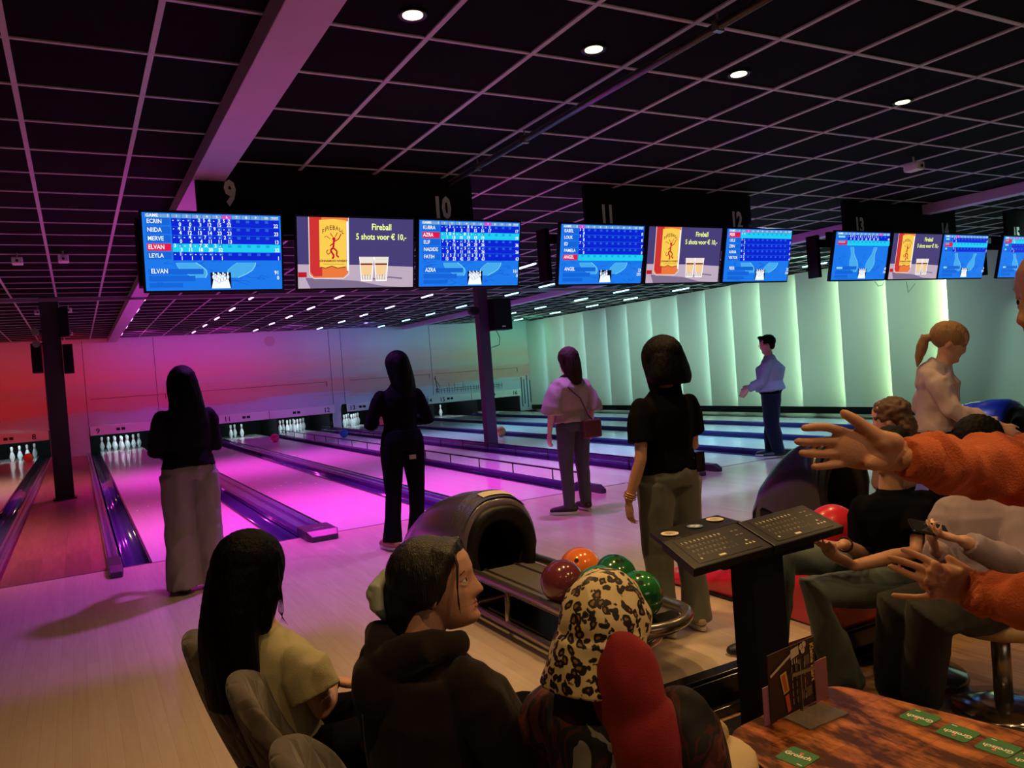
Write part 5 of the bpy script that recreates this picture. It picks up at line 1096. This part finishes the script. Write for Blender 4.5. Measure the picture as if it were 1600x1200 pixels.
# girl with hair claw
pe = W(668, 1228, 1.98); pe.z = .33; f12 = (RT * .72 + AW * .69).normalized()
hf12 = (RT * .97 - AW * .14 + UP * .16).normalized()
J = seated(pe, (f12.x, f12.y), 1.0, curl=.4)
J['head'] = W(689, 911, 2.00); J['neck'] = W(655, 1000, 1.98); J['chest'] = J['neck'] * .35 + pe * .65 + UP * .09; J['waist'] = J['neck'] * .12 + pe * .88; r_ = J['right']; nk = J['neck']
J['shR'] = nk + r_ * .165 - UP * .065 + f12 * .02; J['shL'] = nk - r_ * .175 - UP * .070; J['hf'] = hf12; J['hu'] = UP
J['elR'] = nk + r_ * .23 - UP * .30 + f12 * .10; J['wrR'] = nk + r_ * .10 - UP * .40 + f12 * .33; J['hdR'] = f12; J['elL'] = nk - r_ * .25 - UP * .32 + f12 * .03; J['wrL'] = nk - r_ * .1 - UP * .40 + f12 * .25; J['hdL'] = f12 + r_ * .4
def hair12(J, child, s):
    r, f, u = hframe(J); c = J['head']; P = lambda x, y, z: c + (r * x + f * y + u * z) * s; rot = Matrix((r, f, u)).transposed()
    mb = MB(); mb.ell(P(0, -.034, .030), (.092 * s, .104 * s, .099 * s), rot, 32, 24)
    mb.ell(P(0, -.095, -.02), (.072 * s, .060 * s, .085 * s), rot); mb.ell(P(0, .022, .074), (.070 * s, .052 * s, .040 * s), rot)
    for sx in (-1, 1):
        mb.tube([P(sx * .020, .060, .092), P(sx * .052, .048, .072), P(sx * .074, .018, .034), P(sx * .076, -.022, -.012)], [.014 * s, .022 * s, .024 * s, .028 * s], n=12, round_caps=True)
    mb.tube([P(0, -.10, -.06), P(0, -.105, -.12), P(0, -.085, -.17), P(0, -.06, -.21)], [.06 * s, .055 * s, .06 * s, .055 * s], n=16, round_caps=True)
    child('hair', remesh(mb, .005, 4, strands(.0018, seed=3)), H_brn2)
    for k in range(3):
        mb = MB(); mb.tube([P(.040, .060, .088), P(.060 + .003 * k, .070, .05), P(.070 + .003 * k, .060, -.0), P(.066 - .003 * k, .048, -.05 - .01 * k)], [.004 * s, .003 * s, .002 * s, .0006 * s], n=6); child_mb(mb, 'face_lock')
H_brn2 = mat('hair_dark_brown', (.008, .005, .004), .42, bump=.5, bscale=30, bstretch=(10, 10, .6))
_late = []
def child_mb(mb, name): _late.append((name, mb))
b_, ch_, cm_ = person('seated person in brown hoodie, profile turned right, pale claw clip in dark hair', J, SK_C, .0036, dict(mat=C_brown, sleeve=1.5, ease=.026, sr=1.22, hood=True, name='hoodie', fold=.010), dict(mat=C_blk), (SH_blk, SO_w), hair12, nose=1.3, eyes=(RT * .85 - AW * .12 + UP * .30))
for n_, m_ in _late: cm_(n_, m_, H_brn2)
r, f, u = hframe(J); P = lambda x, y, z: J['head'] + r * x + f * y + u * z
M_claw = mat('claw_pale', (.50, .56, .48), .35, coat=.3)
mb = MB(); mb.tube([P(.0, -.135, .055), P(.035, -.158, .03), P(.04, -.165, -.02), P(.01, -.160, -.06)], [.016, .024, .024, .014], n=12, flat=.6, round_caps=True); mb.ell(P(.02, -.172, .012), (.028, .020, .022), Matrix((r, f, u)).transposed()); mb.tube([P(-.02, -.15, .03), P(.0, -.175, -.0), P(.0, -.17, -.05)], .012, n=10, round_caps=True)
me = remesh(mb, .004, 2); me.transform(Matrix.Translation(-b_.location)); me.materials.append(M_claw); link('hair_claw', me, b_)

# woman in leopard scarf
def leopard():
    m = bpy.data.materials.new('leopard_scarf'); m.use_nodes = True; nt = m.node_tree; b = nt.nodes['Principled BSDF']; N = nt.nodes.new; L = nt.links.new
    tc = N('ShaderNodeTexCoord'); n0 = N('ShaderNodeTexNoise'); n0.inputs['Scale'].default_value = 22; L(tc.outputs['Object'], n0.inputs['Vector'])
    mx0 = N('ShaderNodeMix'); mx0.data_type = 'RGBA'; mx0.inputs[0].default_value = .045; L(tc.outputs['Object'], mx0.inputs[6]); L(n0.outputs['Color'], mx0.inputs[7])
    v_ = N('ShaderNodeTexVoronoi'); v_.inputs['Scale'].default_value = 50; L(mx0.outputs[2], v_.inputs['Vector'])
    n1 = N('ShaderNodeTexNoise'); n1.inputs['Scale'].default_value = 60; n1.inputs['Detail'].default_value = 3; L(tc.outputs['Object'], n1.inputs['Vector'])
    ad = N('ShaderNodeMath'); ad.operation = 'MULTIPLY_ADD'; L(n1.outputs['Fac'], ad.inputs[0]); ad.inputs[1].default_value = .55; L(v_.outputs['Distance'], ad.inputs[2])
    cr = N('ShaderNodeValToRGB'); e = cr.color_ramp.elements; e[0].position = .0; e[0].color = (.30, .16, .06, 1); e[1].position = 1; e[1].color = (.80, .66, .36, 1)
    for p, c in ((.46, (.32, .17, .05)), (.50, (.012, .008, .008)), (.76, (.012, .008, .008)), (.80, (.80, .64, .32))): q = e.new(p); q.color = (*c, 1)
    L(ad.outputs[0], cr.inputs[0]); L(cr.outputs[0], b.inputs['Base Color']); b.inputs['Roughness'].default_value = .6; return m
def abstract():
    m = bpy.data.materials.new('patterned_shawl'); m.use_nodes = True; nt = m.node_tree; b = nt.nodes['Principled BSDF']; N = nt.nodes.new; L = nt.links.new
    tc = N('ShaderNodeTexCoord'); mp_ = N('ShaderNodeMapping'); mp_.inputs['Scale'].default_value = (1, 1, .55); L(tc.outputs['Object'], mp_.inputs[0])
    n = N('ShaderNodeTexNoise'); n.inputs['Scale'].default_value = 7; n.inputs['Detail'].default_value = 2.5; n.inputs['Distortion'].default_value = 1.6; L(mp_.outputs[0], n.inputs['Vector'])
    cr = N('ShaderNodeValToRGB'); cr.color_ramp.interpolation = 'CONSTANT'; e = cr.color_ramp.elements; e[0].position = 0; e[0].color = (.26, .26, .25, 1); e[1].position = .60; e[1].color = (.16, .04, .04, 1)
    for p, c in ((.37, (.010, .008, .010)), (.46, (.06, .010, .012)), (.50, (.012, .010, .012)), (.55, (.09, .02, .02)), (.66, (.014, .011, .012)), (.72, (.40, .36, .27))): q = e.new(p); q.color = (*c, 1)
    L(n.outputs['Fac'], cr.inputs[0]); L(cr.outputs[0], b.inputs['Base Color']); b.inputs['Roughness'].default_value = .75; return m
M_leo = leopard(); M_abs = abstract(); M_redcl = cloth('red_cloth', (.30, .012, .02))
pe = W(985, 1262, 1.72); pe.z = .33; f13 = (RT * .55 + AW * .83).normalized()
J = seated(pe, (f13.x, f13.y), .98, curl=.4); J['head'] = W(948, 982, 1.74); J['neck'] = W(955, 1060, 1.72); nk = J['neck']; r_ = J['right']; J['chest'] = nk * .4 + pe * .6 + UP * .05; J['waist'] = nk * .15 + pe * .85
J['shR'] = nk + r_ * .155 - UP * .045; J['shL'] = nk - r_ * .155 - UP * .085; J['hf'] = f13 + V((0, 0, -.3)); J['elR'] = nk + r_ * .20 - UP * .30 + f13 * .05; J['wrR'] = nk + r_ * .08 - UP * .33 + f13 * .28; J['elL'] = nk - r_ * .24 - UP * .28 + f13 * .1; J['wrL'] = nk - r_ * .1 - UP * .34 + f13 * .25; J['hdR'] = f13; J['hdL'] = f13 + r_ * .3
J['knR'] = W(1128, 1200, 1.85); J['anR'] = V((J['knR'].x + .05, J['knR'].y + .05, ZF + .08)); 
J['knL'] = W(1065, 1150, 1.98); J['anL'] = V((J['knL'].x + .03, J['knL'].y + .05, ZF + .08))
b_, ch_, cm_ = person('seated person in leopard headscarf, dark patterned top and beige trousers', J, SK_C, .007, dict(mat=M_abs, sleeve=1.5, ease=.022, sr=1.25, name='patterned_top', fold=.012), dict(mat=C_beige, r=(.110, .100, .088, .080, .075)), (mat('shoe_beige2', (.45, .36, .25), .7), SO_w), None)
r, f, u = hframe(J); P = lambda x, y, z: J['head'] + r * x + f * y + u * z; rot = Matrix((r, f, u)).transposed()
mb = MB(); mb.ell(P(0, -.010, .018), (.096, .118, .110), rot, 32, 24)
rings = []
for k in range(8):
    t_ = k / 7; q = P(0, -.03, .0) * (1 - t_) + (nk + UP * .0 - r_ * .03 - f13 * .02) * t_; rings.append(ringat(q, r_, f13, .096 + .030 * t_ ** 1.5, .106 + .01 * t_))
mb.loft(rings); child = remesh(mb, .006, 4, folds(.006, 12, (1, 1, .8), 2)); child.transform(Matrix.Translation(-b_.location)); child.materials.append(M_leo); link('headscarf', child, b_)
mb = MB(); q0 = nk + r_ * .070 + UP * .010 - f13 * .065; ro = Matrix((r_, f13, UP)).transposed(); mb.ell(q0, (.078, .056, .125), ro, 28, 20); mb.ell(q0 + r_ * .025 - UP * .11 + f13 * .01, (.092, .070, .12), ro, 28, 20); mb.ell(q0 + r_ * .045 - UP * .20 + f13 * .02, (.085, .065, .11), ro, 28, 20)
child = remesh(mb, .006, 14, folds(.008, 10, (1, 1, .6), 5)); child.transform(Matrix.Translation(-b_.location)); child.materials.append(M_redcl); link('red_shoulder_cloth', child, b_)
mb = MB(); q = W(1058, 1132, 1.90); mb.tube([q - RT * .04, q + RT * .03, q + RT * .09 - UP * .03], [.045, .05, .035], n=16, round_caps=True); me = remesh(mb, .006, 3, folds(.006, 22)); me.transform(Matrix.Translation(-b_.location)); me.materials.append(cloth('fleece_cuff', (.45, .33, .18), bump=.8, bscale=120, var=.4)); link('sleeve_cuff', me, b_)
stool(pe.x, pe.y, 'round tan stool under the person in the leopard headscarf', h=.41)

# seated person in black tee and jeans
f8 = (-RT * .80 - AW * .30).normalized()
pe = W(1428, 905, 3.62); pe.z = .37
J = seated(pe, (f8.x, f8.y), 1.0, curl=.5)
J['head'] = W(1392, 712, 3.60); J['neck'] = W(1392, 768, 3.62); nk = J['neck']; J['chest'] = nk * .6 + pe * .4; J['waist'] = nk * .28 + pe * .72
J['right'] = J['right2'] = r_ = (AW * .75 - RT * .66).normalized() ; J['shR'] = W(1350, 790, 3.70); J['shL'] = W(1442, 783, 3.52); J['hf'] = (-RT * .8 - AW * .1 - UP * .5).normalized(); J['right'] = (J['shR'] - J['shL']).normalized(); J['right2'] = J['right']; J['fwd'] = UP.cross(J['right'])
J['elR'] = W(1325, 850, 3.62); J['wrR'] = W(1318, 850, 3.42); J['elR'] = W(1352, 868, 3.74); J['hdR'] = W(1280, 858, 3.36) - J['wrR']; J['pnR'] = UP; J['thR'] = AW
J['elL'] = W(1432, 862, 3.42); J['wrL'] = W(1335, 884, 3.34); J['hdL'] = W(1290, 862, 3.34) - J['wrL']; J['pnL'] = UP + AW * .6; J['thL'] = AW
J['hipL'] = W(1442, 915, 3.60); J['hipR'] = W(1415, 895, 3.74); J['knL'] = W(1272, 925, 3.36); J['anL'] = W(1318, 1058, 3.50); J['anL'].z = ZF + .07; J['knR'] = W(1226, 872, 3.66); J['anR'] = G(1203, 1000, .055); J['ftL'] = V((-RT * .2 - AW * .9)); J['ftR'] = -RT
b_, ch_, cm_ = person('seated person in black tee and green-grey jeans, face hidden by the raised hand', J, SK_A, .007, dict(mat=C_blk, sleeve=.5, ease=.024, sr=1.15, fold=.008), dict(mat=C_jeanb, r=(.098, .090, .080, .076, .084), drop=.03, fold=.008), (SH_blk, SO_w), hair_long(H_blk, .10, .085, .08, vox=.007, back=.2), root=V((pe.x, pe.y, ZF)))
for k in range(2):
    mb = MB(); q = J['wrR'] + (J['elR'] - J['wrR']).normalized() * (.015 + .015 * k); ax = (J['elR'] - J['wrR']).normalized(); u_ = ax.orthogonal().normalized(); v_ = ax.cross(u_); mb.tube([q + (u_ * math.cos(a) + v_ * math.sin(a)) * .031 for a in [2 * PI * i / 18 for i in range(19)]], .003, n=6); cm_('bracelet', mb, M_dark)
stool(pe.x + .0, pe.y + .0, 'round tan stool under the person in black tee and jeans', h=.43, r=.20)
# person with phone
f9 = (-RT * .85 - AW * .15).normalized(); pe = W(1558, 925, 3.22); pe.z = .35
J = seated(pe, (f9.x, f9.y), 1.0, curl=.5)
J['head'] = W(1528, 700, 3.26); J['neck'] = W(1540, 762, 3.26); nk = J['neck']; J['chest'] = nk * .6 + pe * .4; J['waist'] = nk * .28 + pe * .72; J['shR'] = W(1482, 795, 3.36); J['shL'] = W(1597, 795, 3.14); J['right'] = J['right2'] = (J['shR'] - J['shL']).normalized(); J['fwd'] = UP.cross(J['right']); J['hf'] = (-RT * .7 - AW * .2 - UP * .6).normalized()
J['elL'] = W(1592, 885, 3.02); J['wrL'] = W(1505, 845, 2.98); J['hdL'] = W(1458, 832, 2.98) - J['wrL']; J['pnL'] = -AW * 0 + UP; J['thL'] = AW
J['elR'] = W(1470, 885, 3.30); J['wrR'] = W(1462, 858, 3.10); J['hdR'] = W(1452, 832, 3.04) - J['wrR']; J['pnR'] = RT; J['thR'] = UP
J['hipL'] = W(1560, 945, 3.18); J['hipR'] = W(1530, 930, 3.34); J['knL'] = W(1452, 962, 2.93); J['anL'] = G(1440, 1082, ZF + .07); J['knR'] = W(1402, 955, 3.10); J['anR'] = G(1398, 1066, ZF + .07); J['ftL'] = J['ftR'] = -RT * .5 - AW * .8
person('seated person in lilac top holding a phone, face hidden by the orange sleeve', J, SK_B, .007, dict(mat=C_lilac, sleeve=1.5, ease=.020, sr=1.15, fold=.008, lo=-.01), dict(mat=cloth('dark_jean', (.012, .013, .013), spec=.2), fold=.004, r=(.108, .104, .096, .084, .082), drop=.03), (SH_blk, SO_w), hair_long(H_blk, .16, .09, .08, vox=.007, back=.3, amp=.006), root=V((pe.x, pe.y, ZF)))
stool(pe.x, pe.y, 'round tan stool with chrome base under the person holding the phone', h=.41, r=.21)
t = thing('smartphone', 'dark smartphone held by the seated person in lilac', 'phone', W(1452, 826, 3.0)); Fm = frame((0, 0, 0), RT * .9 - UP * .25, AW * .8 + UP * .5)
mb = MB(); mb.box((0, 0, 0), (.145, .072, .009), rot=Fm.to_3x3()); mb.build('phone_body', M_blkgloss, t, bevel=.003)
mb = MB(); mb.box(Fm.to_3x3() @ V((0, 0, .005)), (.135, .064, .001), rot=Fm.to_3x3()); mb.build('phone_screen', mat('phone_glass', (.02, .02, .03), .1), t)

def hair_bald(m):
    def fn(J, child, s):
        r, f, u = hframe(J); c = J['head']; P = lambda x, y, z: c + (r * x + f * y + u * z) * s; rot = Matrix((r, f, u)).transposed()
        mb = MB(); mb.ell(P(0, -.045, .012), (.077 * s, .062 * s, .070 * s), rot, 28, 20); child('hair', remesh(mb, .006, 2, lambda q: .003 * noise.noise(q * 70)), m)
    return fn
# standing man at the right edge, arms stretched out
D1, D2 = 1.46, 1.55
def hand_up(mb):
    q = lambda x, y, d=D1: W(x, y, d)
    mb.tube([q(1425, 716), q(1405, 712), q(1375, 706), q(1345, 702), q(1320, 700)], [.028, .030, .036, .038, .035], n=20, flat=.42, side=(q(0, 100) - q(0, 0)).normalized(), round_caps=True)
    mb.tube([q(1398, 690, D1 - .008), q(1372, 684, D1 - .012), q(1352, 668, D1 - .012), q(1336, 656, D1 - .012), q(1319, 646, D1 - .01)], [.017, .0165, .0120, .0110, .0085], n=12, round_caps=True)
    for pts, r0 in (([(1335, 682), (1314, 673), (1292, 667.5), (1273, 667), (1257, 669)], .0098), ([(1335, 693), (1310, 690), (1284, 690), (1264, 690.5), (1246, 690)], .0095), ([(1335, 706), (1310, 708), (1286, 709.5), (1268, 709), (1253, 708)], .0095), ([(1338, 719), (1314, 725), (1294, 727.5), (1282, 729), (1272, 729)], .0085)):
        dd = (0, -.002, -.012, -.020, -.026); mb.tube([q(x, y, D1 + e) for (x, y), e in zip(pts, dd)], [r0 * .92, r0 * .90, r0 * .88, r0 * .86, r0 * .74], n=12, round_caps=True)
    mb.ell(q(1385, 690, D1 - .012), (.026, .014, .018)); mb.ell(q(1372, 722, D1 - .008), (.035, .012, .016))
def hand_lo(mb):
    q = lambda x, y, d=D2: W(x, y, d)
    mb.tube([q(1540, 932), q(1519, 922, D2 + .005), q(1497, 915, D2 + .015), q(1475, 908, D2 + .03), q(1460, 905, D2 + .035)], [.026, .029, .035, .036, .033], n=20, flat=.40, side=(q(-25, 100) - q(0, 0)).normalized(), round_caps=True)
    mb.tube([q(1519, 900, D2 + .02), q(1504, 890, D2 + .03), q(1493, 882, D2 + .035), q(1483, 873, D2 + .04)], [.015, .0125, .0115, .0088], n=12, round_caps=True)
    for pts, r0 in (([(1478, 893), (1462, 882), (1441, 871), (1424, 864), (1411, 859)], .0092), ([(1470, 900), (1455, 893), (1428, 883), (1408, 876), (1391, 871)], .0092), ([(1470, 912), (1451, 908), (1424, 899), (1406, 891), (1391, 885)], .0088), ([(1480, 926), (1459, 932), (1431, 933), (1412, 932), (1396, 930)], .0078)):
        dd = (.02, .03, .05, .065, .075); mb.tube([q(x, y, D2 + e) for (x, y), e in zip(pts, dd)], [r0 * .84, r0 * .88, r0 * .84, r0 * .82, r0 * .68], n=12, round_caps=True)
    for x, y in ((1462, 883), (1455, 894), (1451, 908), (1460, 928)): mb.ell(q(x, y, D2 + .020), .0098)
f10 = (-RT * .97 + AW * .2).normalized()
cen = W(1805, 900, 1.50); J = stand((cen.x, cen.y, ZF), (f10.x, f10.y), 1.72)
J['head'] = W(1673, 468, 1.46); J['hf'] = (-RT + UP * .03).normalized(); J['hu'] = UP; J['neck'] = W(1738, 600, 1.47); J['chest'] = W(1775, 745, 1.48); J['waist'] = W(1800, 860, 1.49)
J['shR'] = W(1722, 672, 1.62); J['shL'] = W(1768, 690, 1.38); J['right2'] = (J['shR'] - J['shL']).normalized()
J['elR'] = W(1608, 738, 1.56); J['wrR'] = W(1418, 716, D1); J['elL'] = W(1712, 945, 1.42); J['wrL'] = W(1532, 928, D2)
b_, ch_, cm_ = person('standing person in rust orange sweatshirt reaching out both hands at the right edge', J, skin('hand', (.68, .34, .21)), .0032, dict(mat=C_rust, sleeve=1.5, ease=.016, sr=1.12, lo=-.08, name='sweatshirt', fold=.020, ff=13, fst=(1.2, 1, .5)), dict(mat=C_char), (SH_blk, SO_w), hair_bald(mat('hair_grey', (.25, .20, .15), .6)), handspec=dict(R=hand_up, L=hand_lo), eyes=True, root=V((cen.x, cen.y, ZF)))
for (x, y), (x2, y2), d, d2 in (((1412, 714), (1432, 717), D1 - .002, D1 + .005), ((1512, 921), (1530, 927), D2 - .004, D2 - .006)):
    a, c = W(x, y, d), W(x2, y2, d2); mb = MB(); mb.tube([a, a * .5 + c * .5, c, c + (c - a) * .8], [.040, .0435, .046, .050], n=28, flat=.92); me = remesh(mb, .005, 2, lambda q: .0012 * math.sin(q.x * 700)); me.transform(Matrix.Translation(-b_.location)); me.materials.append(C_rust); link('ribbed_cuff', me, b_)
